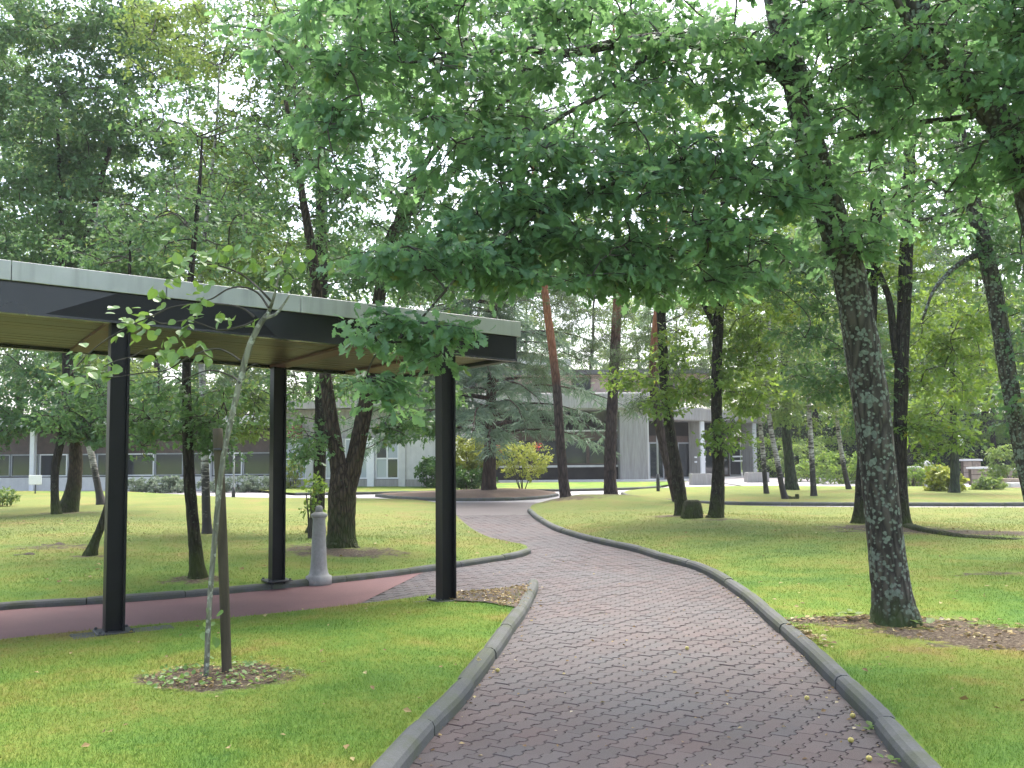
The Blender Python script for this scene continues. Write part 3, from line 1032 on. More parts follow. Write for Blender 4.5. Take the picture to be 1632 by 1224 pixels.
# posts: steel H sections, with dark reflection shapes on the beam around their heads
def h_post(u, w, name='post', base_z=0.0):
    root_z = lz(u)
    bm = bmesh.new()
    s, t = 0.079, 0.020
    box_bm(bm, (u - s, w - s, base_z), (u - s + t, w + s, root_z + 0.02))
    box_bm(bm, (u + s - t, w - s, base_z), (u + s, w + s, root_z + 0.02))
    box_bm(bm, (u - s + t, w - 0.030, base_z), (u + s - t, w + 0.030, root_z + 0.015))
    p = bm_obj(name, bm, M['black'], shelter)
    pl = box('base_plate', (u - 0.15, w - 0.15, base_z + 0.035), (u + 0.15, w + 0.15, base_z + 0.052), M['dark_metal'], p, 0.004)
    for sx in (-1, 1):
        for sy in (-1, 1):
            t = Tubes(); t.add([(u + sx * 0.125, w + sy * 0.125, base_z + 0.05), (u + sx * 0.125, w + sy * 0.125, base_z + 0.066), (u + sx * 0.125, w + sy * 0.125, base_z + 0.072)], (0.013, 0.013, 0.008), 6)
            obj('bolt', t.mesh('bolt', M['dark_metal'], smooth=False), p)
    return p


for uu in (0.0, bay, -bay):
    h_post(uu, 0.0, base_z=-0.06)
for uu in (along_b, along_b - bay, along_b - 2 * bay):
    if uu > start_u: h_post(uu, width, base_z=-0.06)
for uu in (0.0, bay, -bay):  # dark reflections in the glossy beam, built as thin black plates
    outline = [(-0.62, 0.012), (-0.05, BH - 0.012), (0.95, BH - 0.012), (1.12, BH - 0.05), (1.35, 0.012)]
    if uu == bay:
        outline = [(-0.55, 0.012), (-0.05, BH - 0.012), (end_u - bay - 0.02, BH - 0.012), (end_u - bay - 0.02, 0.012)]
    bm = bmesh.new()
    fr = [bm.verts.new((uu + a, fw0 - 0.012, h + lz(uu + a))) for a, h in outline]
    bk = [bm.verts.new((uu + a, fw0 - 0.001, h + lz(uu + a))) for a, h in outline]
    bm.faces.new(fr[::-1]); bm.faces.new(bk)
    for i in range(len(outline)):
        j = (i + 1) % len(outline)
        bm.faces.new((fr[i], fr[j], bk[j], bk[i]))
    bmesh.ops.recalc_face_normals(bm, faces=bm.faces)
    bm_obj('beam_reflection', bm, M['black'], shelter)
for uu in (0.0, bay, along_b):                    # red-brown cross timbers against the soffit
    sbar('cross_beam', uu - 0.10, uu + 0.10, fw0 + 0.125, bw1 - 0.125, 0.006, 0.033, M['brace'])
# footing slab of the near post
for uu in (0.0, bay):
    bm = box_bm(bmesh.new(), (uu - 0.34, -0.26, -0.10), (uu + 0.50, 0.11, -0.022), 0.01)
    bm_obj('footing', bm, M['kerb'], shelter)

# ------------------------------------------------------------------ concrete bollard
def lathe(bm, prof, n=28):
    rings = [[bm.verts.new((r * math.cos(2 * math.pi * k / n), r * math.sin(2 * math.pi * k / n), z)) for k in range(n)] for r, z in prof]
    for a, b in zip(rings, rings[1:]):
        for k in range(n):
            bm.faces.new((a[k], a[(k + 1) % n], b[(k + 1) % n], b[k]))
    bm.faces.new(rings[-1]); bm.faces.new(rings[0][::-1])
    return bm


bp_ = G(508, 920, 0.09)
bol = empty('bollard', tuple(bp_), 'tapered pale concrete bollard with knob top, standing at the kerb behind the shelter', 'bollard')
bol.scale = (0.80, 0.80, 0.87)
bm_obj('column', lathe(bmesh.new(), [(0.20, -0.1), (0.20, 0.015), (0.165, 0.03), (0.145, 0.06), (0.128, 0.13), (0.120, 0.25), (0.104, 0.60), (0.096, 0.80), (0.098, 0.825), (0.112, 0.845)]), M['bollard'], bol, smooth=True)
bm_obj('collar', lathe(bmesh.new(), [(0.108, 0.8445), (0.125, 0.855), (0.130, 0.875), (0.122, 0.893), (0.085, 0.912), (0.062, 0.925)]), M['bollard'], bol, smooth=True)
bm_obj('knob', lathe(bmesh.new(), [(0.060, 0.9245), (0.056, 0.96), (0.052, 0.99), (0.040, 1.008), (0.018, 1.015)]), M['bollard'], bol, smooth=True)

# ------------------------------------------------------------------ trees
def trunk_pts(spec, d, sub=6, dd=None):
    """spec: (px, py, width px [, depth offset]) going up"""
    pts, rad = [], []
    for q in spec:
        x, y, w = q[:3]
        dep = d + (q[3] if len(q) > 3 else 0.0)
        pts.append(P(x, y, dep)); rad.append(w / 2 * dep / F_PX)
    A = catmull(np.column_stack([np.array(pts), np.array(rad)]), sub)
    return A[:, :3], np.maximum(A[:, 3], 0.004)


def grow(skel, clumps, rg, lift=0.15, r_tip=0.006, r_gain=0.010, sides=5):
    """joins every leaf clump to the nearest wood already there, so that branches fork"""
    tb = Tubes()
    S = np.array(skel)
    dmin = np.array([np.min(np.linalg.norm(S - c, axis=1)) for c in clumps])
    for ci in np.argsort(dmin):
        c = clumps[ci]
        v = S - c
        dist = np.linalg.norm(v, axis=1) + 0.45 * np.maximum(S[:, 2] - c[2], 0)      # rather from below
        k = np.argmin(dist)
        a = S[k]
        L = np.linalg.norm(c - a)
        if L < 0.05: continue
        side = rg.normal(size=3) * 0.08 * L
        m1 = a + (c - a) * 0.33 + np.array((0, 0, lift * L)) * 0.8 + side
        m2 = a + (c - a) * 0.7 + np.array((0, 0, lift * L)) * 0.7 + side * 0.7 + rg.normal(size=3) * 0.04 * L
        pts = catmull([a, m1, m2, c], 3)
        r0 = r_tip + r_gain * L
        tb.add(pts, np.linspace(r0, r_tip, len(pts)), sides)
        S = np.vstack([S, pts[2:]])
    return tb


def sample_blobs(blobs, rg, hollow=0.35):
    out = []
    for (cx, cy, cd), (rx, ry, rz), n in blobs:
        c = P(cx, cy, cd)
        v = rg.normal(size=(n, 3))
        v /= np.linalg.norm(v, axis=1)[:, None]
        r = rg.uniform(hollow ** 3, 1, n) ** (1 / 3)
        out.append(c + v * r[:, None] * np.array((rx, ry, rz)))
    return np.vstack(out)


def clump_leaves(clumps, rg, per, cr, flat_, size, droop=0.25, up=0.9):
    """leaves set along short twigs of every clump"""
    n = len(clumps)
    nt = 6
    dirs = rg.normal(size=(n, nt, 3))
    dirs[..., 2] *= flat_
    dirs /= np.linalg.norm(dirs, axis=2)[..., None]
    ln = rg.uniform(0.5, 1.0, (n, nt)) * cr
    ends = clumps[:, None, :] + dirs * ln[..., None] * np.array((1, 1, max(flat_, 0.4)))
    ends[..., 2] -= droop * cr * rg.uniform(0, 1, (n, nt))
    ti = rg.integers(0, nt, (n, per))
    E = ends[np.arange(n)[:, None], ti]
    s = rg.uniform(0.12, 1.05, (n, per)) ** 0.75
    pos = clumps[:, None, :] + (E - clumps[:, None, :]) * s[..., None] + rg.normal(size=(n, per, 3)) * 0.13 * cr * np.array((1, 1, 0.6))
    ax = (E - clumps[:, None, :]) / (np.linalg.norm(E - clumps[:, None, :], axis=2)[..., None] + 1e-6) + rg.normal(size=(n, per, 3)) * 0.75
    ax[..., 2] -= droop
    nr = rg.normal(size=(n, per, 3)) * 0.62 + np.array((0, 0, up))
    sz = size * (0.45 + 0.9 * rg.beta(2.2, 2.0, (n, per)))
    tint = np.clip(rg.normal(0.42, 0.2, (n, 1)) + rg.normal(0, 0.2, (n, per)), 0, 1)
    tint = np.where(rg.uniform(size=(n, per)) < 0.012, 1.0, np.minimum(tint, 0.9))
    N = n * per
    return pos.reshape(N, 3), frames(ax.reshape(N, 3), nr.reshape(N, 3)), sz.ravel(), tint.ravel(), ends


TREES = {}
def tree(name, label, cat, d, stems, blobs, leaf, tpl, bark, seed, per=70, cr=0.6, size=0.10, flat_=0.55, sides=10, rough=0.05, group=None,
         droop=0.25, twigs=True, single=0, up=0.9, limbs=(), roots=0, limb_name='limb', lift=0.15, gain=0.010):
    rg = np.random.default_rng(seed)
    base = P(*stems[0][0][:2], d)
    e = empty(name, tuple(base), label, cat, group)
    skel = []
    tk = Tubes()
    for i, s in enumerate(stems):
        p, r = trunk_pts(s, d)
        if i == 0:
            p = np.vstack([p[0] - np.array((0, 0, 0.25)), p]); r = np.concatenate([[r[0] * 1.15], r])
            m = np.clip((base[2] + 0.35 - p[:, 2]) / 0.35, 0, 1)
            r = r * (1 + 0.14 * m ** 2)
        tk.add(p, r, sides, rough, rg=rg)
        skel.append(p[len(p) // 4:])
    obj('trunk', tk.mesh('trunk', bark, base), e)
    for s in limbs:
        p, r = trunk_pts(s, d)
        t = Tubes(); t.add(p, r, max(6, sides - 4), rough, rg=rg)
        obj(limb_name, t.mesh(limb_name, bark, base), e)
        skel.append(p)
    for k in range(roots):
        a = rg.uniform(0, 2 * math.pi)
        rr = r_base = trunk_pts(stems[0], d)[1][0]
        q = [base + np.array((math.cos(a), math.sin(a), 0)) * rr * f + np.array((0, 0, z)) for f, z in ((0.5, 0.16), (1.1, 0.05), (1.9, 0.0), (3.0, -0.06))]
        t = Tubes(); t.add(catmull(q, 4), np.linspace(rr * 0.36, rr * 0.10, 13), 7, 0.06, rg=rg)
        obj('root', t.mesh('root', bark, base), e)
    skel = np.vstack(skel)
    if blobs:
        cl = sample_blobs(blobs, rg)
        tb = grow(skel, cl, rg, lift, r_gain=gain)
        pos, R, sz, ti, ends = clump_leaves(cl, rg, per, cr, flat_, size, droop, up)
        if twigs:
            for c, en in zip(cl, ends):
                for q in en[:4]:
                    tb.add(np.array([c, (c + q) / 2 + (0, 0, 0.05 * cr), q]), (0.0055, 0.004, 0.0025), 3)
        obj('branches', tb.mesh('branches', M['twig_bark'], base), e)['kind'] = 'stuff'
        if single:
            v = (pos - np.array((0, 0, EYE))) @ np.array(CAM_ROT)
            sx, sy = W_PX / 2 - v[:, 0] / v[:, 2] * F_PX, H_PX / 2 + v[:, 1] / v[:, 2] * F_PX
            seen = (sx > 20) & (sx < W_PX - 20) & (sy > 20) & (v[:, 2] < 0)
            score = np.where(seen, sz / np.abs(v[:, 2]), 0)
            best = np.argsort(-score)[:single]
            for k in best:
                me = LEAF_ONE[(id(tpl), leaf.name)][min(4, int(ti[k] * 5))]
                o = bpy.data.objects.new('leaf', me)
                link(o, e)
                o.matrix_local = Matrix.Translation(pos[k] - base) @ Matrix(R[k]).to_4x4() @ Matrix.Scale(float(sz[k]), 4)
            m = np.ones(len(pos), bool); m[best] = False
            pos, R, sz, ti = pos[m], R[m], sz[m], ti[m]
        obj('crown', leaf_mesh('crown', tpl, pos, R, sz, ti, leaf, base), e)['kind'] = 'stuff'
    TREES[label] = e
    return e


LEAF_ONE = {}
for tpl, mt in ((OAK, M['oak_leaf']), (ROUND, M['sapling_leaf'])):
    LEAF_ONE[(id(tpl), mt.name)] = [np_mesh('leaf', tpl[0], [tpl[1]], mt, {'tint': np.full(len(tpl[0]), t)}) for t in (0.1, 0.3, 0.45, 0.6, 0.8)]

# --- the big lichen oak by the path
tree('oak_tree', 'big leaning oak with grey-green lichen patches on its trunk, close to the path', 'tree', 8.62,
     [[(1427, 992, 70), (1422, 950, 62), (1415, 890, 57), (1406, 800, 55), (1398, 720, 55), (1388, 640, 56), (1375, 560, 55), (1355, 450, 52), (1332, 370, 50), (1305, 280, 47),
       (1284, 200, 45), (1266, 120, 43), (1245, 40, 40), (1225, -60, 35), (1195, -200, 27), (1165, -340, 16), (1150, -430, 8)]],
     [((1020, 335, 7.9), (1.4, 0.6, 0.52), 46), ((1190, 250, 8.2), (0.9, 0.6, 0.55), 26), ((820, 310, 7.8), (1.0, 0.6, 0.5), 28), ((900, 150, 8.3), (1.3, 0.8, 0.45), 36),
      ((700, 430, 7.5), (0.6, 0.5, 0.34), 16), ((620, 530, 7.3), (0.34, 0.4, 0.24), 6), ((715, 535, 7.3), (0.22, 0.3, 0.2), 5), ((600, 610, 7.4), (0.16, 0.2, 0.16), 3), ((1110, 420, 8.1), (1.0, 0.6, 0.28), 26),
      ((890, 420, 7.8), (0.8, 0.6, 0.22), 24), ((1240, 60, 8.0), (1.1, 0.9, 0.42), 28), ((650, 200, 8.0), (0.9, 0.7, 0.7), 28), ((1150, -30, 8.0), (1.6, 1.2, 0.5), 28),
      ((790, 10, 8.0), (1.4, 0.9, 0.45), 34), ((560, 60, 8.2), (0.9, 0.8, 0.6), 28), ((1380, 200, 8.8), (0.7, 0.8, 0.9), 26), ((1200, -330, 8.0), (3.0, 2.4, 0.9), 24), ((1330, 370, 8.6), (0.35, 0.4, 0.25), 6), ((960, 190, 9.4), (0.9, 0.5, 0.40), 18), ((1010, 20, 9.4), (1.1, 0.6, 0.35), 22)],
     M['oak_leaf'], OAK, M['oak_bark'], 21, per=62, cr=0.36, size=0.105, flat_=0.42, sides=22, rough=0.035, single=300, droop=0.30,
     limbs=[[(1272, 140, 34), (1240, 110, 30, -0.05), (1205, 92, 27, -0.1), (1150, 75, 24, -0.2), (1060, 62, 21, -0.35), (980, 70, 17, -0.5), (900, 85, 14, -0.6), (830, 78, 11, -0.7), (740, 90, 8, -0.8), (640, 100, 5, -0.8)],
            [(1310, 330, 26), (1285, 308, 20, -0.1), (1255, 291, 16, -0.2), (1180, 262, 13, -0.4), (1080, 255, 11, -0.6), (980, 290, 9, -0.8), (870, 335, 7, -1.0), (770, 400, 5, -1.2), (700, 475, 4, -1.3), (640, 545, 3, -1.3)],
            [(1050, 62, 14, -0.35), (1015, 105, 11, -0.4), (960, 150, 9, -0.5), (905, 180, 7, -0.6), (850, 215, 5, -0.7)],
            [(1290, 230, 16), (1330, 190, 12, 0.2), (1390, 150, 9, 0.3), (1440, 90, 6, 0.3)]], gain=0.006)

# --- oak just outside the right edge, reaching over the picture
tree('oak_tree', 'oak whose thick bent limb enters from the top right corner', 'tree', 7.4,
     [[(1740, 1075, 74), (1725, 950, 64), (1705, 800, 60), (1690, 600, 58), (1672, 440, 56), (1650, 330, 54), (1622, 245, 50), (1572, 172, 45), (1520, 128, 42), (1484, 75, 38), (1460, -5, 34), (1440, -130, 26), (1425, -260, 14)]],
     [((1500, 20, 7.4), (0.8, 0.8, 0.4), 28), ((1610, 60, 7.0), (0.6, 0.7, 0.5), 24), ((1450, 150, 7.9), (0.6, 0.7, 0.4), 18), ((1560, 290, 7.8), (0.5, 0.6, 0.28), 13), ((1640, 180, 7.2), (0.5, 0.6, 0.6), 18), ((1500, -220, 7.4), (1.8, 1.6, 0.6), 14), ((1720, 50, 7.0), (0.9, 1.0, 1.2), 34)],
     M['oak_leaf'], OAKL, M['oak_bark'], 22, per=58, cr=0.36, size=0.10, flat_=0.45, sides=16, rough=0.04, droop=0.3,
     limbs=[[(1665, 205, 16), (1595, 184, 11, 0.3), (1505, 190, 9, 0.6), (1441, 200, 8, 0.8), (1345, 223, 5, 1.0)], [(1488, 80, 24), (1450, 40, 16, -0.2), (1420, -20, 10, -0.3)]], gain=0.007)

# --- leaning tree at the right edge
tree('leaning_tree', 'grey trunk leaning in from the right edge behind the oak', 'tree', 13.1,
     [[(1672, 908, 38), (1655, 830, 31), (1632, 730, 28), (1611, 620, 27), (1601, 560, 27), (1588, 480, 26), (1570, 400, 25), (1550, 320, 24), (1532, 230, 21), (1516, 150, 20), (1505, 50, 14), (1500, -60, 8)]],
     [((1590, 230, 13.2), (0.9, 1.0, 0.8), 30), ((1480, 130, 13.4), (1.2, 1.0, 0.9), 42), ((1650, 400, 13), (0.9, 1.0, 1.2), 44), ((1670, 600, 13), (0.6, 0.8, 0.9), 26), ((1530, 20, 13), (1.4, 1.4, 0.8), 36), ((1490, 340, 13.6), (0.5, 0.6, 0.25), 8)],
     M['wood_leaf'], OAKL, M['oak_bark'], 23, per=64, cr=0.5, size=0.105, sides=14, rough=0.04,
     limbs=[[(1572, 400, 12), (1530, 420, 8, -0.2), (1490, 460, 6, -0.4), (1470, 510, 4, -0.5)], [(1548, 320, 10), (1505, 345, 7), (1440, 352, 4)]])

# --- the pair behind the big oak
tree('oak_tree', 'dark straight trunk seen just right of the big lichen oak', 'tree', 18.0,
     [[(1446, 853, 34), (1438, 820, 23), (1434, 740, 21), (1435, 640, 22), (1438, 540, 22), (1442, 450, 22), (1446, 350, 20), (1452, 200, 16), (1458, 60, 12), (1460, -40, 6)]],
     [((1510, 600, 18.2), (1.0, 1.0, 0.9), 34), ((1480, 690, 18), (0.8, 0.8, 0.5), 18), ((1530, 470, 18), (1.0, 1.0, 0.9), 30), ((1400, 420, 18.4), (0.9, 1.0, 1.0), 24), ((1450, 250, 18), (1.7, 1.6, 1.4), 52), ((1440, 60, 18), (1.9, 1.6, 1.4), 50)],
     M['lime_leaf'], OAKL, M['mid_bark'], 24, per=66, cr=0.55, size=0.115, sides=12, rough=0.05, roots=4,
     limbs=[[(1436, 600, 16), (1425, 540, 13), (1418, 480, 11), (1400, 430, 8), (1380, 380, 5)]])
tree('oak_tree', 'dark mossy trunk half hidden left of the big lichen oak', 'tree', 18.3,
     [[(1369, 851, 36), (1373, 815, 24), (1377, 740, 21), (1383, 600, 20), (1390, 450, 18), (1398, 300, 18), (1402, 150, 12), (1400, 20, 6)]],
     [((1320, 560, 18.5), (1.1, 1.0, 0.9), 44), ((1270, 430, 18.5), (1.3, 1.0, 0.9), 52), ((1340, 300, 18.5), (1.5, 1.4, 1.2), 44), ((1310, 120, 18.5), (1.9, 1.6, 1.4), 54), ((1390, 650, 18.4), (0.4, 0.5, 0.5), 8)],
     M['wood_leaf'], OAKL, M['mid_bark'], 25, per=66, cr=0.55, size=0.115, sides=12, rough=0.05, roots=4)
# surface root along the ground
rt = Tubes()
q = [G(x, y, z) for x, y, z in ((1448, 846, 0.16), (1475, 851, 0.17), (1520, 858, 0.15), (1560, 861, 0.14), (1610, 863, 0.13), (1660, 866, 0.06))]
rt.add(catmull(q, 6), np.linspace(0.13, 0.05, 31), 8, 0.10)
b0 = TREES['dark straight trunk seen just right of the big lichen oak']
obj('root', rt.mesh('root', M['mid_bark'], tuple(b0.location)), b0)

# --- pair in the right middle
tree('oak_tree', 'leaning mossy trunk beside a low stump on the right lawn', 'tree', 21.0,
     [[(1087, 832, 36), (1086, 808, 23), (1078, 750, 19), (1068, 690, 17), (1059, 610, 16), (1055, 530, 15), (1050, 450, 13), (1045, 380, 14), (1035, 280, 9), (1030, 200, 5)]],
     [((1040, 420, 20.6), (1.2, 1.1, 0.9), 34), ((1000, 330, 21), (1.4, 1.2, 1.0), 36), ((1075, 560, 20.6), (0.5, 0.5, 0.5), 10), ((1010, 600, 20.8), (0.5, 0.5, 0.3), 9), ((1060, 650, 20.4), (0.35, 0.4, 0.3), 5)],
     M['lime_leaf'], OAKL, M['mid_bark'], 26, per=60, cr=0.5, size=0.12, sides=12, rough=0.05, roots=4)
tree('oak_tree', 'straight dark trunk forking high up, in the middle of the right lawn', 'tree', 20.2,
     [[(1138, 837, 32), (1142, 810, 24), (1145, 740, 19), (1142, 650, 17), (1143, 570, 16), (1146, 490, 16), (1141, 435, 15), (1131, 390, 12), (1128, 340, 12), (1120, 250, 9), (1110, 150, 5)],
      [(1143, 440, 15), (1151, 390, 14), (1153, 330, 12), (1160, 240, 8), (1166, 150, 4)]],
     [((1200, 470, 20.4), (1.3, 1.0, 1.1), 56), ((1110, 420, 20), (0.9, 0.8, 0.6), 28), ((1160, 330, 20.4), (1.6, 1.3, 1.0), 54), ((1190, 610, 20.2), (0.8, 0.7, 0.6), 22), ((1150, 690, 20), (0.45, 0.5, 0.5), 9), ((1090, 615, 20.4), (0.55, 0.5, 0.35), 12), ((1185, 560, 20.4), (0.6, 0.5, 0.4), 12), ((1120, 200, 20.4), (1.8, 1.6, 1.2), 48)],
     M['lime_leaf'], OAKL, M['mid_bark'], 27, per=62, cr=0.5, size=0.12, sides=12, rough=0.05, roots=4,
     limbs=[[(1140, 520, 10), (1124, 490, 8), (1115, 460, 7), (1104, 435, 5)]])

# stump
sg = G(1102, 831, 0.16)
stp_ = empty('tree_stump', tuple(sg), 'low dark mossy stump at the foot of the leaning tree', 'stump')
t = Tubes(); t.add([(0, 0, -0.2), (0, 0, 0.05), (0.02, 0, 0.25), (0.03, 0.0, 0.40), (0.03, 0, 0.44)], (0.27, 0.25, 0.2, 0.17, 0.12), 12, 0.10)
obj('body', t.mesh('body', M['mid_bark']), stp_)

# --- twin-stemmed oak behind the shelter
tree('oak_tree', 'stout oak splitting into two stems in a V behind the shelter', 'tree', 15.3,
     [[(546, 880, 52), (545, 850, 46), (546, 800, 45), (546, 765, 42), (538, 735, 27), (531, 690, 23), (524, 640, 21), (515, 570, 19), (508, 500, 17), (500, 420, 16), (480, 300, 11), (455, 160, 6)],
      [(553, 790, 26), (564, 742, 27), (574, 690, 25), (583, 640, 24), (591, 580, 22), (601, 500, 21), (612, 430, 20), (630, 367, 20), (670, 318, 15), (711, 283, 13), (750, 235, 12), (777, 203, 11), (824, 123, 9), (850, 90, 7), (880, 20, 4)]],
     [((625, 610, 15.4), (0.5, 0.4, 0.35), 10), ((655, 680, 15.4), (0.5, 0.4, 0.36), 13), ((545, 600, 15.6), (0.3, 0.3, 0.25), 5), ((500, 700, 15.2), (0.22, 0.3, 0.2), 4), ((690, 620, 15.2), (0.3, 0.3, 0.3), 6), ((630, 470, 14.8), (1.0, 0.9, 0.7), 26), ((560, 350, 15.2), (1.3, 1.2, 1.0), 36), ((700, 330, 15.0), (1.2, 1.0, 0.8), 26),
      ((760, 170, 15.3), (1.5, 1.3, 0.9), 32), ((600, 170, 15.4), (1.5, 1.3, 1.2), 48), ((450, 250, 15.5), (1.2, 1.2, 1.0), 36), ((560, 20, 15.5), (2.2, 1.8, 0.9), 60), ((830, 30, 15.6), (1.6, 1.2, 0.7), 36), ((800, 400, 15.5), (0.9, 0.8, 0.5), 14)],
     M['wood_leaf'], OAKL, M['brown_bark'], 28, per=62, cr=0.46, size=0.11, sides=16, rough=0.05, roots=5,
     limbs=[[(622, 395, 14), (648, 310, 11), (690, 245, 10), (731, 200, 8), (771, 173, 6), (822, 157, 3)]])
tree('oak_tree', 'tall dark trunk standing behind the V-shaped oak', 'tree', 18.4,
     [[(504, 853, 32), (507, 810, 22), (510, 730, 20), (511, 640, 19), (512, 540, 19), (513, 440, 19), (512, 350, 20), (512, 250, 15), (509, 120, 9), (506, 20, 5)]],
     [((470, 620, 18.6), (0.9, 0.8, 0.7), 20), ((430, 480, 18.6), (0.8, 0.8, 0.5), 13), ((480, 400, 18.8), (1.4, 1.2, 0.9), 36), ((520, 200, 18.8), (1.7, 1.4, 1.2), 58), ((490, 60, 18.8), (2.1, 1.6, 1.1), 70), ((640, 420, 19), (1.4, 1.2, 0.8), 26), ((490, 720, 18.2), (0.4, 0.4, 0.3), 6)],
     M['wood_leaf'], OAKL, M['mid_bark'], 29, per=60, cr=0.5, size=0.115, sides=12, rough=0.05)

# --- trees on the left lawn
tree('young_oak', 'slim straight trunk nearest behind the shelter, between its two posts', 'tree', 12.0,
     [[(315, 925, 30), (313, 895, 23), (307, 830, 19), (301, 760, 18), (298, 680, 16), (297, 600, 14), (300, 500, 12), (308, 400, 9), (318, 300, 6), (322, 220, 3)]],
     [((290, 650, 12.0), (0.75, 0.7, 0.35), 26), ((350, 690, 12.2), (0.35, 0.4, 0.22), 8), ((240, 690, 12.2), (0.4, 0.4, 0.2), 9), ((300, 360, 12.2), (1.0, 0.9, 0.45), 30), ((300, 220, 12.4), (0.9, 0.9, 0.7), 22)],
     M['wood_leaf'], OAKL, M['mid_bark'], 30, per=56, cr=0.40, size=0.085, sides=10, rough=0.05)
tree('young_oak', 'thin spotted trunk right behind the slim one on the left lawn', 'tree', 17.8,
     [[(331, 859, 19), (329, 820, 14), (327, 740, 13), (325, 680, 12), (322, 600, 10), (318, 480, 8), (330, 340, 6), (345, 200, 4), (350, 100, 2.5)]],
     [((370, 660, 18), (0.9, 0.8, 0.6), 22), ((300, 640, 18), (0.8, 0.8, 0.5), 18), ((370, 400, 18), (1.2, 1.0, 0.7), 34), ((390, 230, 18.2), (1.4, 1.2, 1.0), 50), ((350, 60, 18.2), (2.0, 1.4, 0.9), 66)],
     M['birch_leaf'], QUAD, M['birch'], 31, per=70, cr=0.5, size=0.10, sides=9, rough=0.04)
tree('lawn_tree', 'thin dark curved trunk at the far left, left of a stouter leaning one', 'tree', 25.0,
     [[(90, 823, 17), (87, 790, 13), (88, 745, 13), (97, 700, 13), (103, 650, 12), (105, 560, 11), (100, 420, 9), (95, 280, 6), (90, 160, 4)]],
     [((60, 640, 25), (1.6, 1.4, 0.9), 34), ((150, 660, 25), (1.0, 1.0, 0.7), 18), ((60, 340, 25.4), (2.2, 1.8, 1.6), 90), ((110, 190, 25.4), (2.2, 1.8, 1.4), 84), ((10, 90, 25.4), (2.0, 1.6, 1.8), 90), ((-60, 500, 25), (1.6, 1.4, 2.0), 34), ((-60, 680, 24), (1.2, 1.0, 0.8), 16)],
     M['wood_leaf'], QUAD, M['mid_bark'], 32, per=78, cr=0.7, size=0.15, sides=9, rough=0.05)
tree('lawn_tree', 'stout trunk leaning right from a flared foot on the far left lawn', 'tree', 26.0,
     [[(104, 819, 36), (111, 800, 27), (118, 770, 22), (121, 730, 20), (119, 690, 18), (113, 600, 15), (118, 480, 12), (150, 330, 9), (190, 180, 6), (210, 80, 3)]],
     [((200, 640, 26), (1.5, 1.3, 0.9), 30), ((230, 400, 26), (2.0, 1.6, 1.0), 66), ((200, 260, 26.4), (2.0, 1.6, 1.3), 70), ((250, 90, 26.4), (2.4, 1.6, 1.3), 80), ((380, 300, 27), (1.8, 1.4, 1.4), 56), ((130, 10, 27), (2.4, 1.6, 1.0), 60), ((120, 520, 26), (1.4, 1.2, 0.8), 22)],
     M['wood_leaf'], QUAD, M['brown_bark'], 33, per=78, cr=0.7, size=0.15, sides=10, rough=0.06)
tree('birch_tree', 'pale birch trunk leaning left, seen against the low glazed building', 'tree', 30.0,
     [[(162, 803, 15), (157, 780, 11), (149, 740, 10), (141, 700, 10), (138, 640, 9), (145, 500, 7), (152, 380, 5), (158, 250, 3)]],
     [((150, 600, 30), (1.6, 1.3, 1.1), 36), ((170, 420, 30), (2.0, 1.5, 1.4), 60), ((330, 310, 31), (1.6, 1.2, 1.2), 34), ((130, 220, 30), (2.2, 1.4, 1.4), 50), ((20, 30, 30), (2.4, 1.6, 1.2), 40)],
     M['birch_leaf'], QUAD, M['birch'], 34, per=70, cr=0.7, size=0.13, sides=8, rough=0.04)
tree('small_tree', 'thin trunk slanting right, passing behind the near shelter post', 'tree', 14.4,
     [[(142, 891, 24), (150, 865, 15), (162, 835, 12), (178, 780, 11), (190, 700, 10), (198, 600, 8), (205, 480, 6), (208, 380, 3)]],
     [((220, 630, 14.4), (0.7, 0.7, 0.5), 18), ((130, 640, 14.4), (0.7, 0.7, 0.45), 15), ((180, 400, 14.6), (0.9, 0.9, 0.35), 14)],
     M['wood_leaf'], OAKL, M['mid_bark'], 35, per=56, cr=0.42, size=0.09, sides=9, rough=0.05)

# --- birches and others beyond the right lawn
tree('birch_tree', 'slim brown-grey birch trunk, leftmost of the birches beyond the right lawn', 'tree', 34.0,
     [[(1222, 789, 9), (1219, 760, 8), (1216, 720, 8), (1210, 660, 7), (1205, 560, 5), (1202, 450, 3.5), (1200, 350, 2)]],
     [((1200, 620, 34), (1.1, 1.0, 1.0), 20), ((1200, 510, 34), (1.3, 1.2, 1.2), 24), ((1205, 400, 34), (1.2, 1.1, 1.2), 18)],
     M['birch_leaf'], QUAD, M['birch'], 36, per=76, cr=0.65, size=0.13, sides=8, rough=0.04, droop=0.6)
tree('birch_tree', 'white birch leaning left with a hooked foot beyond the right lawn', 'tree', 30.2,
     [[(1252, 798, 12), (1246, 775, 9.5), (1239, 735, 9), (1229, 685, 8), (1223, 625, 7), (1225, 540, 5), (1229, 440, 3.5), (1232, 350, 2)]],
     [((1245, 600, 30.4), (1.0, 1.0, 1.0), 22), ((1230, 490, 30.4), (1.3, 1.2, 1.2), 26), ((1240, 650, 30.2), (0.8, 0.7, 0.4), 9), ((1240, 390, 30.4), (1.1, 1.0, 1.0), 16)],
     M['birch_leaf'], QUAD, M['birch'], 37, per=76, cr=0.65, size=0.13, sides=8, rough=0.04, droop=0.6)
hf = Tubes(); hb = TREES['white birch leaning left with a hooked foot beyond the right lawn']
g0 = np.array(hb.location)
hf.add(catmull([g0 + (-0.05, 0, 0.12), g0 + (0.18, 0, 0.04), g0 + (0.34, 0, 0.08), g0 + (0.36, 0, 0.2)], 4), np.linspace(0.1, 0.06, 13), 7, 0.05)
obj('root', hf.mesh('root', M['mid_bark'], g0), hb)
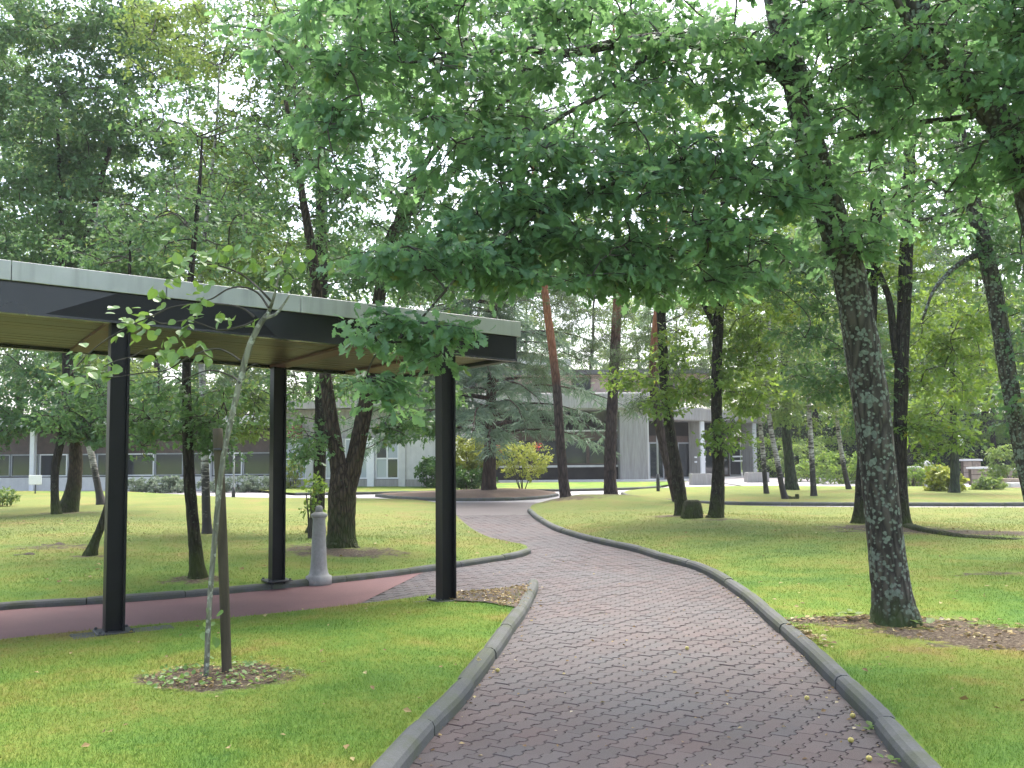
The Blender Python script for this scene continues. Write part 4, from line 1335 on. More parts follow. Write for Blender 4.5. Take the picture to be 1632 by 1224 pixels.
tree('birch_tree', 'upright white birch with dark flecks, right of the dark ivy trunk', 'tree', 32.2,
     [[(1297, 792, 11), (1295, 755, 9), (1292, 700, 8.5), (1289, 640, 7), (1290, 540, 5), (1292, 430, 3)]],
     [((1310, 630, 32.4), (1.1, 1.0, 0.9), 22), ((1300, 520, 32.4), (1.3, 1.2, 1.2), 26), ((1290, 420, 32.4), (1.1, 1.0, 1.0), 16)],
     M['birch_leaf'], QUAD, M['birch'], 38, per=76, cr=0.65, size=0.13, sides=8, rough=0.04, droop=0.6)
tree('ivy_tree', 'dark ivy-covered trunk between two birches beyond the right lawn', 'tree', 37.0,
     [[(1261, 781, 24), (1258, 745, 17), (1253, 690, 14), (1250, 620, 12), (1250, 500, 9), (1252, 380, 5)]],
     [((1270, 560, 37), (1.5, 1.3, 1.4), 26), ((1260, 430, 37), (1.5, 1.3, 1.4), 24)],
     M['wood_leaf'], QUAD, M['ivy_bark'], 39, per=70, cr=0.7, size=0.14, sides=10, rough=0.08)
tree('birch_tree', 'thin birch leaning left, just left of the big oak trunk', 'tree', 37.4,
     [[(1353, 781, 9), (1346, 750, 8), (1338, 700, 7), (1332, 640, 6), (1330, 540, 4)]],
     [((1345, 620, 37.4), (1.3, 1.2, 1.2), 26), ((1330, 500, 37.4), (1.4, 1.2, 1.3), 26)],
     M['birch_leaf'], QUAD, M['birch'], 40, per=76, cr=0.65, size=0.14, sides=8, rough=0.04, droop=0.6)
tree('garden_tree', 'short dark trunk rising in front of the bright terrace shrub', 'tree', 33.4,
     [[(1521, 792, 22), (1522, 770, 15), (1522, 735, 13), (1520, 690, 11), (1518, 600, 8), (1515, 500, 5)]],
     [((1480, 650, 33.4), (1.0, 1.0, 0.7), 18), ((1570, 610, 33.4), (1.2, 1.0, 0.9), 22), ((1520, 520, 33.4), (1.7, 1.4, 1.2), 34)],
     M['lime_leaf'], QUAD, M['ivy_bark'], 41, per=72, cr=0.65, size=0.15, sides=10, rough=0.06)

# --- pines and the cedar at the junction
tree('pine_tree', 'left pine at the path fork with bare trunk reddening upward', 'tree', 29.6,
     [[(904, 804, 23), (899, 775, 18), (893, 700, 15), (888, 620, 13.5), (881, 560, 12.5), (873, 500, 12), (866, 440, 11), (858, 350, 10), (850, 250, 9), (842, 120, 6), (838, 0, 3)]],
     [((840, 200, 29.6), (2.4, 2.0, 1.0), 34), ((860, 80, 29.6), (2.0, 1.8, 1.0), 28), ((880, 330, 29.6), (1.8, 1.4, 0.8), 22), ((850, 470, 29.6), (1.5, 1.2, 0.7), 14)],
     M['pine_needle'], NEEDLE, M['pine_bark'], 42, per=130, cr=0.55, size=0.24, sides=12, rough=0.05, up=0.2, flat_=0.8)
tree('pine_tree', 'right pine at the path fork, thicker and nearly straight', 'tree', 32.0,
     [[(974, 797, 25), (972, 765, 20), (973, 700, 18), (977, 620, 17), (981, 540, 16), (984, 470, 14), (985, 380, 12), (985, 250, 10), (980, 100, 6), (976, 0, 3)]],
     [((960, 250, 32), (2.4, 2.0, 1.0), 32), ((1000, 110, 32), (2.2, 1.8, 1.0), 28), ((940, 490, 32), (2.0, 1.5, 0.9), 26), ((930, 390, 32), (2.0, 1.4, 0.9), 24), ((1010, 560, 33), (1.7, 1.4, 0.8), 20), ((900, 580, 33), (1.6, 1.2, 0.7), 14), ((1080, 470, 33), (1.6, 1.2, 0.9), 16)],
     M['pine_needle'], NEEDLE, M['pine_bark_high'], 43, per=130, cr=0.55, size=0.24, sides=12, rough=0.05, up=0.2, flat_=0.8)
tree('pine_tree', 'pine with curved reddish trunk just behind the leaning mossy oak', 'tree', 27.6,
     [[(1084, 812, 18), (1076, 785, 14), (1062, 730, 14), (1049, 670, 15), (1042, 610, 15), (1043, 550, 14), (1050, 480, 13), (1057, 400, 11), (1060, 250, 10), (1056, 80, 5)]],
     [((1060, 200, 27.6), (2.2, 1.8, 1.0), 28), ((1030, 560, 27.6), (1.0, 0.9, 0.5), 9), ((1095, 600, 28.4), (1.5, 1.0, 0.6), 14), ((1100, 520, 28.4), (1.5, 1.0, 0.7), 12), ((1000, 640, 27.8), (0.8, 0.8, 0.35), 6), ((1050, 330, 27.6), (1.6, 1.4, 0.8), 16)],
     M['pine_needle'], NEEDLE, M['pine_bark'], 44, per=130, cr=0.5, size=0.22, sides=12, rough=0.05, up=0.2, flat_=0.8)


def cedar(label, spec, d, seed):
    rg = np.random.default_rng(seed)
    base = P(*spec[0][:2], d)
    e = empty('cedar_tree', tuple(base), label, 'tree')
    p, r = trunk_pts(spec, d)
    tk = Tubes(); tk.add(np.vstack([p[0] - (0, 0, 0.3), p]), np.concatenate([[r[0] * 1.1], r]), 12, 0.05, rg=rg)
    obj('trunk', tk.mesh('trunk', M['cedar_bark'], base), e)
    H = p[-1][2] - base[2]
    tb = Tubes()
    pos, ax, nr = [], [], []
    for z in np.arange(2.1, H - 0.3, 0.32):
        f = (z - 2.1) / (H - 2.1)
        c = np.array([np.interp(base[2] + z, p[:, 2], p[:, i]) for i in range(3)])
        for k in range(4):
            a = rg.uniform(0, 2 * math.pi)
            L = (6.2 * (1 - f) ** 0.7 + 0.5) * rg.uniform(0.6, 1.05)
            s = np.linspace(0, 1, 9)
            dr = np.array((math.cos(a), math.sin(a), 0))
            bz = 0.10 * L * np.sin(s * math.pi * 0.7) - 0.24 * L * s ** 2 + rg.normal() * 0.02
            pts = c + dr * (s * L)[:, None] + np.array((0, 0, 1)) * bz[:, None]
            pts[:, :2] += np.cumsum(rg.normal(size=(9, 2)) * 0.05, 0)
            tb.add(pts, np.linspace(0.018 + 0.009 * L, 0.006, 9), 5)
            nsd = int(11 * L)
            for q in range(nsd):
                t = rg.uniform(0.18, 1.0)
                o = np.array([np.interp(t, s, pts[:, i]) for i in range(3)])
                sd = np.array((-dr[1], dr[0], 0)) * rg.choice((-1, 1)) + dr * 0.5 + rg.normal(size=3) * 0.2
                sl = rg.uniform(0.3, 0.85) * (1.1 - 0.6 * t)
                nn = int(17 * sl / 0.6)
                ss = rg.uniform(0, 1, nn)
                pp = o + sd * (ss * sl)[:, None]
                pp[:, 2] -= 0.42 * sl * ss ** 1.5
                pos.append(pp)
                av = sd * 0.8 + rg.normal(size=(nn, 3)) * 0.5
                av[:, 2] -= 0.75
                ax.append(av)
                nr.append(rg.normal(size=(nn, 3)) + (0, -0.5, 0.4))
    obj('branches', tb.mesh('branches', M['cedar_bark'], base), e)['kind'] = 'stuff'
    pos, ax, nr = np.vstack(pos), np.vstack(ax), np.vstack(nr)
    n = len(pos)
    tpl = (NEEDLE[0] * np.array((1, 2.0, 1)), NEEDLE[1])
    obj('crown', leaf_mesh('crown', tpl, pos, frames(ax, nr), rg.uniform(0.16, 0.34, n), np.clip(rg.normal(0.45, 0.22, n), 0, 0.9), M['needle'], base), e)['kind'] = 'stuff'
    return e


cedar('drooping blue-green cedar on the brown needle mound at the junction',
      [(780, 784, 28), (780, 768, 22), (781, 730, 19), (782, 690, 18), (783, 640, 16), (785, 560, 13), (788, 480, 9), (790, 410, 5), (791, 350, 2.5)], 35.6, 51)

# --- the staked sapling with its single leaves
def sapling():
    d = G(328, 1078, 0.12)[1]
    rg = np.random.default_rng(61)
    spec = [(328, 1080, 11), (331, 1010, 10), (336, 930, 10), (344, 840, 10), (352, 760, 11), (362, 700, 11), (375, 640, 12), (388, 585, 12), (400, 545, 12), (415, 515, 11), (429, 497, 9)]
    base = P(*spec[0][:2], d)
    e = empty('sapling', tuple(base), 'crooked staked sapling with large round bright leaves in front of the shelter', 'sapling')
    p, r = trunk_pts(spec, d)
    r = r * 0.8
    t = Tubes(); t.add(np.vstack([p[0] - (0, 0, 0.1), p]), np.concatenate([[r[0]], r]), 12, 0.11, rg=rg)
    obj('trunk', t.mesh('trunk', M['pale_bark'], base), e)
    br = [[(428, 498, 7), (436, 475, 5), (443, 445, 4), (450, 415, 3.5), (460, 380, 2.5)],
          [(420, 508, 6), (440, 500, 5), (452, 485, 4), (462, 470, 3)],
          [(432, 480, 4), (415, 462, 3.5), (396, 445, 3), (370, 430, 3), (340, 422, 2.5), (305, 418, 2.5), (285, 408, 2)],
          [(428, 490, 4), (412, 468, 3.5), (390, 458, 3), (365, 460, 3), (340, 475, 2.5), (325, 480, 2)],
          [(405, 505, 4), (388, 492, 3), (365, 486, 3), (330, 484, 3), (280, 488, 2.5), (250, 500, 2.5), (215, 516, 2.5), (185, 532, 2.5), (160, 548, 2), (130, 575, 2), (110, 600, 1.6)],
          [(404, 512, 3.5), (385, 520, 3), (350, 526, 3), (320, 516, 2.5), (298, 510, 2), (262, 516, 2), (240, 508, 1.6)],
          [(383, 575, 3.5), (366, 563, 3), (345, 556, 2.5), (318, 562, 2.5), (292, 574, 2.5), (265, 590, 2), (230, 594, 2), (190, 600, 1.8), (165, 602, 1.4)],
          [(382, 610, 3.5), (370, 600, 3), (335, 590, 2.5), (300, 602, 2), (280, 612, 1.6)],
          [(392, 590, 3), (402, 582, 2), (410, 580, 1.5)],
          [(235, 555, 2), (210, 568, 2), (185, 575, 1.8), (165, 585, 1.4)]]
    lf = []
    for i, b in enumerate(br):
        q, rr = trunk_pts([(x, y, w, rg.uniform(-0.1, 0.1)) for x, y, w in b], d)
        t = Tubes(); t.add(q, rr, 6, 0.03, rg=rg)
        obj('branch', t.mesh('branch', M['twig_bark'] if i > 1 else M['pale_bark'], base), e)
    clusters = [(185, 500, 3), (205, 510, 4), (245, 462, 4), (225, 495, 4), (232, 520, 4), (262, 490, 3), (115, 570, 2), (128, 560, 2), (90, 605, 3), (115, 605, 4), (125, 612, 2), (155, 590, 4), (178, 590, 3), (165, 578, 2), (195, 535, 3), (210, 528, 3),
                (290, 522, 4), (300, 510, 3), (308, 498, 3), (320, 490, 2), (358, 512, 4), (350, 508, 2), (260, 545, 3), (252, 558, 4), (255, 570, 2), (280, 565, 3), (295, 560, 3), (305, 552, 3), (318, 550, 2), (325, 565, 3), (405, 515, 2),
                (278, 415, 3), (290, 430, 3), (270, 442, 2), (262, 375, 1), (330, 405, 4), (350, 400, 4), (370, 395, 4), (385, 410, 4), (400, 420, 3), (310, 410, 3), (420, 430, 4), (435, 440, 3), (450, 455, 3), (455, 400, 3), (440, 410, 3), (465, 385, 3), (480, 400, 2),
                (325, 475, 3), (315, 470, 2), (340, 430, 3), (332, 1005, 1), (336, 978, 1)]
    for x, y, n in clusters:
        for k in range(n + 2):
            c = P(x + rg.normal() * 9, y + rg.normal() * 8, d + rg.normal() * 0.07)
            axv = np.array((rg.normal() * 0.8 - 0.3, rg.normal() * 0.5, rg.normal() * 0.5 - 0.35))
            nv = np.array((rg.normal() * 0.5, -0.45 + rg.normal() * 0.5, 0.8))
            Rm = frames(axv[None], nv[None])[0]
            me = LEAF_ONE[(id(ROUND), M['sapling_leaf'].name)][rg.integers(5)]
            o = bpy.data.objects.new('leaf', me)
            link(o, e)
            o.matrix_local = Matrix.Translation(c - base) @ Matrix(Rm).to_4x4() @ Matrix.Scale(float(rg.uniform(0.050, 0.085)), 4)
    return d


sap_d = sapling()
sg = G(363, 1072, 0.12)
stake = empty('stake', tuple(sg), 'round brown wooden stake beside the sapling', 'stake')
top = P(347, 690, sg[1] + 0.02) - sg
t = Tubes(); t.add(catmull([(0, 0, -0.15), top * 0.5, top * 0.98, top], 4), np.concatenate([np.full(12, 0.034), [0.026]]), 12, 0.02)
obj('pole', t.mesh('pole', M['stake']), stake)
t = Tubes()
tz = top * 0.93
a = np.linspace(0, 2 * math.pi, 18)
t.add(np.column_stack([tz[0] + 0.05 * np.cos(a) + 0.02, tz[1] + 0.045 * np.sin(a), np.full(18, tz[2])]), np.full(18, 0.008), 5)
obj('tie', t.mesh('tie', M['dark_metal']), stake)

# ------------------------------------------------------------------ buildings
class Facade:
    """local frame: x along the front, y into the building, z up"""
    def __init__(self, name, a, b, label):
        a, b = np.array(a, float), np.array(b, float)
        self.L = float(np.linalg.norm(b - a))
        self.root = empty(name, (a[0], a[1], 0), label, 'building', rz=math.atan2(b[1] - a[1], b[0] - a[0]))
    def box(self, name, x0, x1, y0, y1, z0, z1, mat, parent=None, bev=0.0):
        return box(name, (x0, y0, z0), (x1, y1, z1), mat, parent or self.root, bev)
    def window(self, x0, x1, z0, z1, y=0.0, cols=1, rows=1, frame='white', glass='glass', t=0.07):
        bm = bmesh.new()
        box_bm(bm, (x0, y - 0.03, z0), (x0 + t, y + 0.05, z1)); box_bm(bm, (x1 - t, y - 0.03, z0), (x1, y + 0.05, z1))
        box_bm(bm, (x0 + t, y - 0.028, z0), (x1 - t, y + 0.048, z0 + t)); box_bm(bm, (x0 + t, y - 0.028, z1 - t), (x1 - t, y + 0.048, z1))
        for c in range(1, cols):
            x = x0 + (x1 - x0) * c / cols
            box_bm(bm, (x - t / 2, y - 0.026, z0 + t), (x + t / 2, y + 0.046, z1 - t))
        for r in range(1, rows):
            z = z0 + (z1 - z0) * r / rows
            box_bm(bm, (x0 + t, y - 0.022, z - t / 2), (x1 - t, y + 0.042, z + t / 2))
        w = bm_obj('window', bm, M[frame], self.root)
        for c in range(cols):
            for r in range(rows):
                xa, xb = x0 + (x1 - x0) * c / cols + t / 2, x0 + (x1 - x0) * (c + 1) / cols - t / 2
                za, zb = z0 + (z1 - z0) * r / rows + t / 2, z0 + (z1 - z0) * (r + 1) / rows - t / 2
                box('pane', (xa, y + 0.008, za), (xb, y + 0.018, zb), M[glass if not isinstance(glass, (list, tuple)) else glass[(r + c) % len(glass)]], w)
        return w


# low glazed building far left
A = Facade('glazed_building', G(-260, 786)[:2] + (0, 2), P(432, 770, 46)[:2], 'long low glazed building with white frames and brown band at the far left')
La = A.L
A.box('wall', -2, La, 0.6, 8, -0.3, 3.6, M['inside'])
A.box('low_wall', -2, La, -0.1, 0.12, -0.3, 0.62, M['white_conc'])
A.box('brown_band', -2, La, 0.28, 0.55, 1.75, 2.75, M['brown_wood'])
A.box('roof', -2.5, La + 0.3, -0.9, 8.4, 3.0, 3.45, M['white_conc'])
nx = int(La / 1.45)
for k in range(nx):
    A.window(k * 1.45 + 0.02, (k + 1) * 1.45 - 0.02, 0.66, 1.74, 0.3, 1, 1, 'white' if k % 3 == 0 else 'grey_metal', 'glass', 0.06)
for k in range(0, nx, 3):
    A.box('column', k * 1.45 - 0.11, k * 1.45 + 0.11, -0.35, -0.12, -0.3, 2.99, M['white'])

# middle concrete block with white window frames
Bm = Facade('concrete_block', P(440, 778, 45.5)[:2], P(700, 776, 44)[:2], 'pale concrete block with white framed windows behind the V-shaped oak')
Lb = Bm.L
Bm.box('wall', 0, Lb, 0.25, 7, 2.35, 3.7, M['concrete'])
Bm.box('plinth', 0, Lb, 0.0, 0.25, -0.3, 0.45, M['concrete'])
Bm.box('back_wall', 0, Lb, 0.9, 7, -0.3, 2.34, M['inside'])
Bm.box('end_wall', Lb - 1.6, Lb + 0.4, 0.02, 6.5, -0.3, 2.34, M['white_conc'])
xs = np.linspace(0.2, Lb - 1.7, 5)
for i in range(4):
    Bm.window(xs[i] + 0.14, xs[i + 1] - 0.22, 0.47, 2.33, 0.12, 2, 2, 'white', ('pale_glass', 'glass') if i == 3 else 'pale_glass')
    Bm.box('pier', xs[i + 1] - 0.2, xs[i + 1] + 0.12, -0.06, 0.3, -0.3, 2.34, M['white_conc'] if i != 2 else M['white'])
Bm.box('pier', -0.05, 0.32, -0.06, 0.3, -0.3, 2.34, M['concrete'])
Bm.box('red_panel', 0.35, 1.3, -0.3, -0.05, 2.38, 3.0, M['red_panel'])
Bm.box('roof', -0.3, Lb + 0.6, -0.5, 7.2, 3.72, 4.1, M['concrete'])

# main building: concrete roof slab, fluted piers, dark glazing, brick storey above
Cm = Facade('main_building', P(690, 770, 53)[:2], P(1036, 768, 53)[:2], 'main concrete building with heavy roof slab, board-marked piers and brick upper storey')
Lc = Cm.L
zs0, zs1 = P(1000, 653, 53)[2], P(1000, 626, 53)[2]
Cm.box('roof_slab', -3, Lc, -0.6, 9, zs0, zs1, M['concrete'], bev=0.06)
for k in range(12):                                 # board marks: panel joints of the slab edge
    x0 = -2.9 + k * (Lc + 2.8) / 12
    Cm.box('slab_panel', x0 + 0.02, x0 + (Lc + 2.8) / 12 - 0.02, -0.66, -0.601, zs0 + 0.08, zs1 - 0.1, M['concrete'], bev=0.01)
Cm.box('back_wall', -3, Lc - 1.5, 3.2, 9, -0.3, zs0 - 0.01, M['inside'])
# fluted corner pier, boards as strips
pier_x0, pier_x1 = Lc - 1.62, Lc - 0.12
Cm.box('pier', pier_x0, pier_x1, -0.2, 1.6, -0.3, zs0 - 0.004, M['concrete'])
nf = 12
for k in range(nf):
    x0 = pier_x0 + k * (pier_x1 - pier_x0) / nf
    Cm.box('pier_board', x0 + 0.012, x0 + (pier_x1 - pier_x0) / nf - 0.012, -0.23 - rng.uniform(0, 0.015), -0.201, -0.25, zs0 - 0.02, M['concrete'])
Cm.box('pier_lit_side', pier_x1 + 0.002, pier_x1 + 0.07, -0.2, 1.5, -0.3, zs0 - 0.006, M['white_conc'])  # light from the right on the pier side, put in as a paler strip
Cm.box('timber_band', -2.5, pier_x0 - 0.01, 0.9, 1.15, 2.35, 2.75, M['brown_wood'])
Cm.box('white_rail', -2.5, pier_x0 - 0.01, 0.85, 1.1, 2.76, 2.84, M['white_conc'])
Cm.box('lower_wall', -2.5, pier_x0 - 0.01, 0.9, 1.2, -0.3, 0.78, M['inside'])
Cm.box('sill', -2.5, pier_x0 - 0.01, 0.75, 1.25, 0.785, 0.90, M['white_conc'])
Cm.box('step', -2.5, Lc + 0.3, -0.8, 0.5, -0.3, 0.12, M['white_conc'])
xs = np.linspace(-2.4, pier_x0 - 0.1, 9)
for i in range(8):
    Cm.window(xs[i], xs[i + 1], 0.92, 2.34, 1.0, 1, 1, 'brown_wood', 'glass', 0.08)
Cm.box('curtain', xs[6] + 0.35, xs[6] + 0.9, 1.3, 1.35, 0.95, 2.3, M['white_conc'])
Cm.box('curtain', xs[7] + 0.3, xs[7] + 0.6, 1.3, 1.35, 0.95, 2.3, M['white_conc'])
zb0, zb1 = zs1 + 0.01, P(1000, 601, 58)[2]
Cm.box('upper_storey', -2, Lc + 4, 3.0, 10, zb0, zb1, M['brick'])
Cm.box('upper_roof', -2.4, Lc + 4.4, 2.5, 10.5, zb1 + 0.004, zb1 + 0.25, M['roofing'])
for k in range(7):
    Cm.window(-1 + k * 2.2, 0.1 + k * 2.2, zb0 + 0.25, zb1 - 0.12, 2.95, 1, 1, 'brown_wood', 'glass', 0.06)

# receding entrance wing on the right
D = Facade('entrance_wing', P(1042, 768, 53.5)[:2], P(1196, 759, 62)[:2], 'receding entrance wing with concrete fins, brown glazing and white rails')
Ld = D.L
zd = 3.35
D.box('roof_slab', 0.05, Ld + 0.8, -0.7, 8, zd, zd + 0.75, M['concrete'], bev=0.05)
D.box('back_wall', 0.05, Ld, 1.1, 8, -0.3, zd - 0.01, M['inside'])
for x in (0.4 * Ld - 0.25, Ld - 0.5):
    D.box('fin', x, x + 0.42, -0.45, 0.28, -0.3, zd - 0.004, M['concrete'])
    D.box('fin_lit_face', x - 0.002, x + 0.422, -0.53, -0.452, -0.3, zd - 0.006, M['white'])  # brightly lit right-facing side of the fin, painted as a white strip
D.box('brown_beam', 0.1, Ld - 0.5, 0.29, 0.48, 2.15, 2.5, M['brown_wood'])
xs = np.linspace(0.1, Ld - 0.55, 8)
for i in range(7):
    D.window(xs[i], xs[i + 1], 0.05, 2.14, 0.36, 1, 1, 'brown_wood' if i % 2 else 'grey_metal', 'glass', 0.09)
for i in (3, 6):
    for z in (0.95, 1.22):
        D.box('rail', xs[i] - 0.6, xs[i] + 0.6, -0.25, -0.18, z, z + 0.09, M['white'])
D.box('base', -0.2, Ld + 1, -1.2, 0.7, -0.3, 0.04, M['white_conc'])

# far block glimpsed behind the shelter's right end
Fm = Facade('far_brick_block', P(600, 720, 66)[:2], P(900, 720, 68)[:2], 'far pinkish brick block seen through the cedar')
Fm.box('wall', 0, Fm.L, 0, 8, -0.3, 7.6, M['brick'])
Fm.box('roof', -0.4, Fm.L + 0.4, -0.5, 8.5, 7.61, 8.1, M['white_conc'])
for k in range(6):
    Fm.window(0.6 + k * 2.0, 1.9 + k * 2.0, 4.6, 6.2, -0.03, 2, 1, 'white', 'glass')

# planters by the entrance
for k, (a, b_, lab) in enumerate((((1103, 770), (1136, 770), 'rough concrete planter in front of the entrance wing, left one'), ((1192, 768), (1226, 768), 'rough concrete planter at the right end of the entrance wing'))):
    p0 = P(a[0], a[1], 47 + k * 2)
    wd = (b_[0] - a[0]) * (47 + k * 2) / F_PX
    e = empty('planter', (p0[0], p0[1], 0), lab, 'planter', 'planters by the entrance')
    bm = bmesh.new()
    box_bm(bm, (0, 0, -0.1), (wd, 0.10, 0.52)); box_bm(bm, (0, 0.7, -0.1), (wd, 0.8, 0.52)); box_bm(bm, (0, 0.102, -0.1), (0.1, 0.698, 0.518)); box_bm(bm, (wd - 0.1, 0.102, -0.1), (wd, 0.698, 0.518))
    bm_obj('box_wall', bm, M['concrete'], e)
    box('earth', (0.101, 0.101, 0.0), (wd - 0.101, 0.699, 0.45), M['soil'], e)

# low terrace walls at the far right
def low_wall(px0, px1, d, z1, label, z0=-0.2, cap=True, mat='stone'):
    a, b_ = P(px0, 760, d), P(px1, 760, d)
    e = empty('terrace_wall', (a[0], d, 0), label, 'wall', 'terrace walls')
    Lw = b_[0] - a[0]
    n = max(2, int(Lw / 0.55))
    rows = max(1, int((z1 - 0.0) / 0.24))
    box('core', (0.02, 0.03, z0), (Lw - 0.02, 0.30, z1 - 0.01), M['soil'], e)
    for r in range(rows):
        for k in range(n):
            x0 = k * Lw / n; x1 = (k + 1) * Lw / n
            zz0 = z1 * r / rows; zz1 = z1 * (r + 1) / rows
            box('stone', (x0 + 0.012, -0.02 - rng.uniform(0, 0.02), zz0 + 0.01), (x1 - 0.012, 0.028, zz1 - 0.01), M[mat], e, 0.012)
    if cap: box('coping', (-0.05, -0.09, z1 + 0.002), (Lw + 0.05, 0.36, z1 + 0.09), M['white_conc'], e)
    return e


low_wall(1395, 1474, 42.0, 0.78, 'stone terrace wall with pale coping left of the bright shrub')
low_wall(1536, 1564, 45.0, 1.05, 'upper stone terrace wall behind the bright shrub')
low_wall(1548, 1584, 43.0, 0.72, 'middle stone terrace wall behind the round shrub')
low_wall(1584, 1700, 45.0, 0.60, 'long low terrace wall above the steps')
tp = P(1478, 760, 41.9)
gp = empty('gate_pillar', (tp[0], tp[1], 0), 'short pale pillar with flat cap at the end of the terrace wall', 'pillar')
box('shaft', (-0.13, -0.13, -0.1), (0.13, 0.13, 0.95), M['white_conc'], gp)
box('cap', (-0.2, -0.2, 0.952), (0.2, 0.2, 1.03), M['white_conc'], gp, 0.01)
bm_obj('finial', lathe(bmesh.new(), [(0.06, 1.0305), (0.09, 1.07), (0.06, 1.13), (0.02, 1.16)], 12), M['white_conc'], gp, smooth=True)
st = P(1588, 780, 38)
se = empty('garden_steps', (st[0], 36.5, 0), 'three broad stone steps at the right edge beyond the lawn', 'steps')
for k in range(3):
    box('step', (0, k * 0.42, -0.15), (4.5, k * 0.42 + 0.40, 0.16 + k * 0.15), M['white_conc'] if k % 2 else M['stone'], se, 0.012)
pav = P(1400, 775, 40)
tpv = region('terrace_paving', [(10.5, 40.4), (40, 40.4), (40, 60), (10.5, 60)], flat(0.02), M['grey_path'], lambda y: 5)

# ------------------------------------------------------------------ shrubs, hedge, weeds
def shrub(name, label, c, rad, n, per, leaf, tpl=QUAD, size=0.1, cr=0.25, seed=0, group=None, cat='shrub', stems=5, flat_=0.8, hollow=0.5, up=0.7):
    rg = np.random.default_rng(seed)
    c = np.array(c, float)
    base = np.array((c[0], c[1], 0.0))
    e = empty(name, tuple(base), label, cat, group)
    v = rg.normal(size=(n, 3)); v /= np.linalg.norm(v, axis=1)[:, None]
    cl = c + v * (rg.uniform(hollow ** 3, 1, n) ** (1 / 3))[:, None] * np.array(rad)
    cl[:, 2] = np.maximum(cl[:, 2], 0.12)
    sk = []
    tb = Tubes()
    for k in range(stems):
        a = rg.uniform(0, 6.28)
        p = catmull([base + (0.06 * math.cos(a), 0.06 * math.sin(a), -0.05), base + (0.25 * rad[0] * math.cos(a), 0.25 * rad[1] * math.sin(a), c[2] * 0.5), c + (0.5 * rad[0] * math.cos(a), 0.5 * rad[1] * math.sin(a), 0.2 * rad[2])], 4)
        tb.add(p, np.linspace(0.025, 0.01, len(p)), 5)
        sk.append(p)
    tb2 = grow(np.vstack(sk), cl, rg, 0.1, 0.004, 0.006, 4)
    for q in tb2.v: pass
    obj('stems', tb.mesh('stems', M['twig_bark'], base), e)
    obj('branches', tb2.mesh('branches', M['twig_bark'], base), e)['kind'] = 'stuff'
    pos, R, sz, ti, _ = clump_leaves(cl, rg, per, cr, flat_, size, 0.15, up)
    pos[:, 2] = np.maximum(pos[:, 2], 0.05)
    obj('foliage', leaf_mesh('foliage', tpl, pos, R, sz, ti, leaf, base), e)['kind'] = 'stuff'
    return e


def sp(px, py, d): return P(px, py, d)


shrub('laurel_shrub', 'dark green laurel bush left of the cedar, behind the right shelter post', sp(700, 752, 43), (1.0, 0.9, 0.8), 60, 60, M['dark_shrub'], QUAD, 0.13, 0.3, 71)
shrub('low_shrub', 'low spreading green shrub at the foot of the cedar', sp(745, 763, 39.4), (1.1, 0.7, 0.42), 60, 60, M['dark_shrub'], QUAD, 0.12, 0.3, 72)
shrub('golden_shrub', 'bright yellow-green bush behind the cedar trunk', sp(750, 726, 40.5), (1.25, 0.8, 0.85), 90, 60, M['lime_shrub'], QUAD, 0.13, 0.35, 73)
fs = shrub('flowering_shrub', 'loose yellow-leaved shrub with red blossoms right of the cedar', sp(832, 735, 40.5), (1.25, 0.8, 0.85), 70, 40, M['lime_shrub'], QUAD, 0.11, 0.3, 74)
rg = np.random.default_rng(3)
fp = np.vstack([sp(795, 713, 39.6) + rg.normal(size=(60, 3)) * 0.09, sp(858, 711, 39.6) + rg.normal(size=(60, 3)) * 0.09])
obj('blossoms', leaf_mesh('blossoms', QUAD, fp, frames(rg.normal(size=(120, 3)), rg.normal(size=(120, 3))), np.full(120, 0.06), rg.uniform(0, 0.9, 120), M['pink_flower'], tuple(fs.location)), fs)['kind'] = 'stuff'
shrub('golden_shrub', 'small yellow bush at the corner of the pale concrete block', sp(467, 752, 44), (0.5, 0.5, 0.9), 26, 50, M['lime_shrub'], QUAD, 0.12, 0.25, 75)
shrub('bright_shrub', 'bright lime-green shrub around the short dark trunk at the terrace', sp(1502, 766, 35.0), (0.75, 0.6, 0.55), 46, 56, M['lime_shrub'], ROUND, 0.12, 0.28, 76)
shrub('round_shrub', 'small round green shrub in front of the terrace steps', sp(1575, 777, 35.5), (0.5, 0.5, 0.38), 30, 56, M['birch_leaf'], QUAD, 0.11, 0.22, 77)
for k, (x0, y, r) in enumerate(((222, 776, 0.75), (252, 773, 0.85), (285, 775, 0.7), (345, 774, 0.7), (385, 772, 0.75), (418, 773, 0.6))):
    shrub('grey_shrub', ('first', 'second', 'third', 'fourth', 'fifth', 'last')[k] + ' clipped grey-green mound from the left, before the glazed building', sp(x0, y, 43), (r * 1.05, 0.6, 0.42), 30, 60, M['grey_shrub'], QUAD, 0.10, 0.22, 80 + k, 'grey-green mounds in a row', stems=3)
shrub('garden_shrub', 'small pale shrub at the left edge of the far lawn', sp(2, 790, 30), (0.5, 0.4, 0.25), 18, 40, M['birch_leaf'], QUAD, 0.10, 0.2, 90, stems=3)
shrub('garden_shrub', 'yellow-green weed shoots at the foot of the V-shaped oak', sp(497, 792, 16.5), (0.22, 0.2, 0.32), 12, 18, M['lime_leaf'], OAKL, 0.10, 0.2, 91, stems=3)


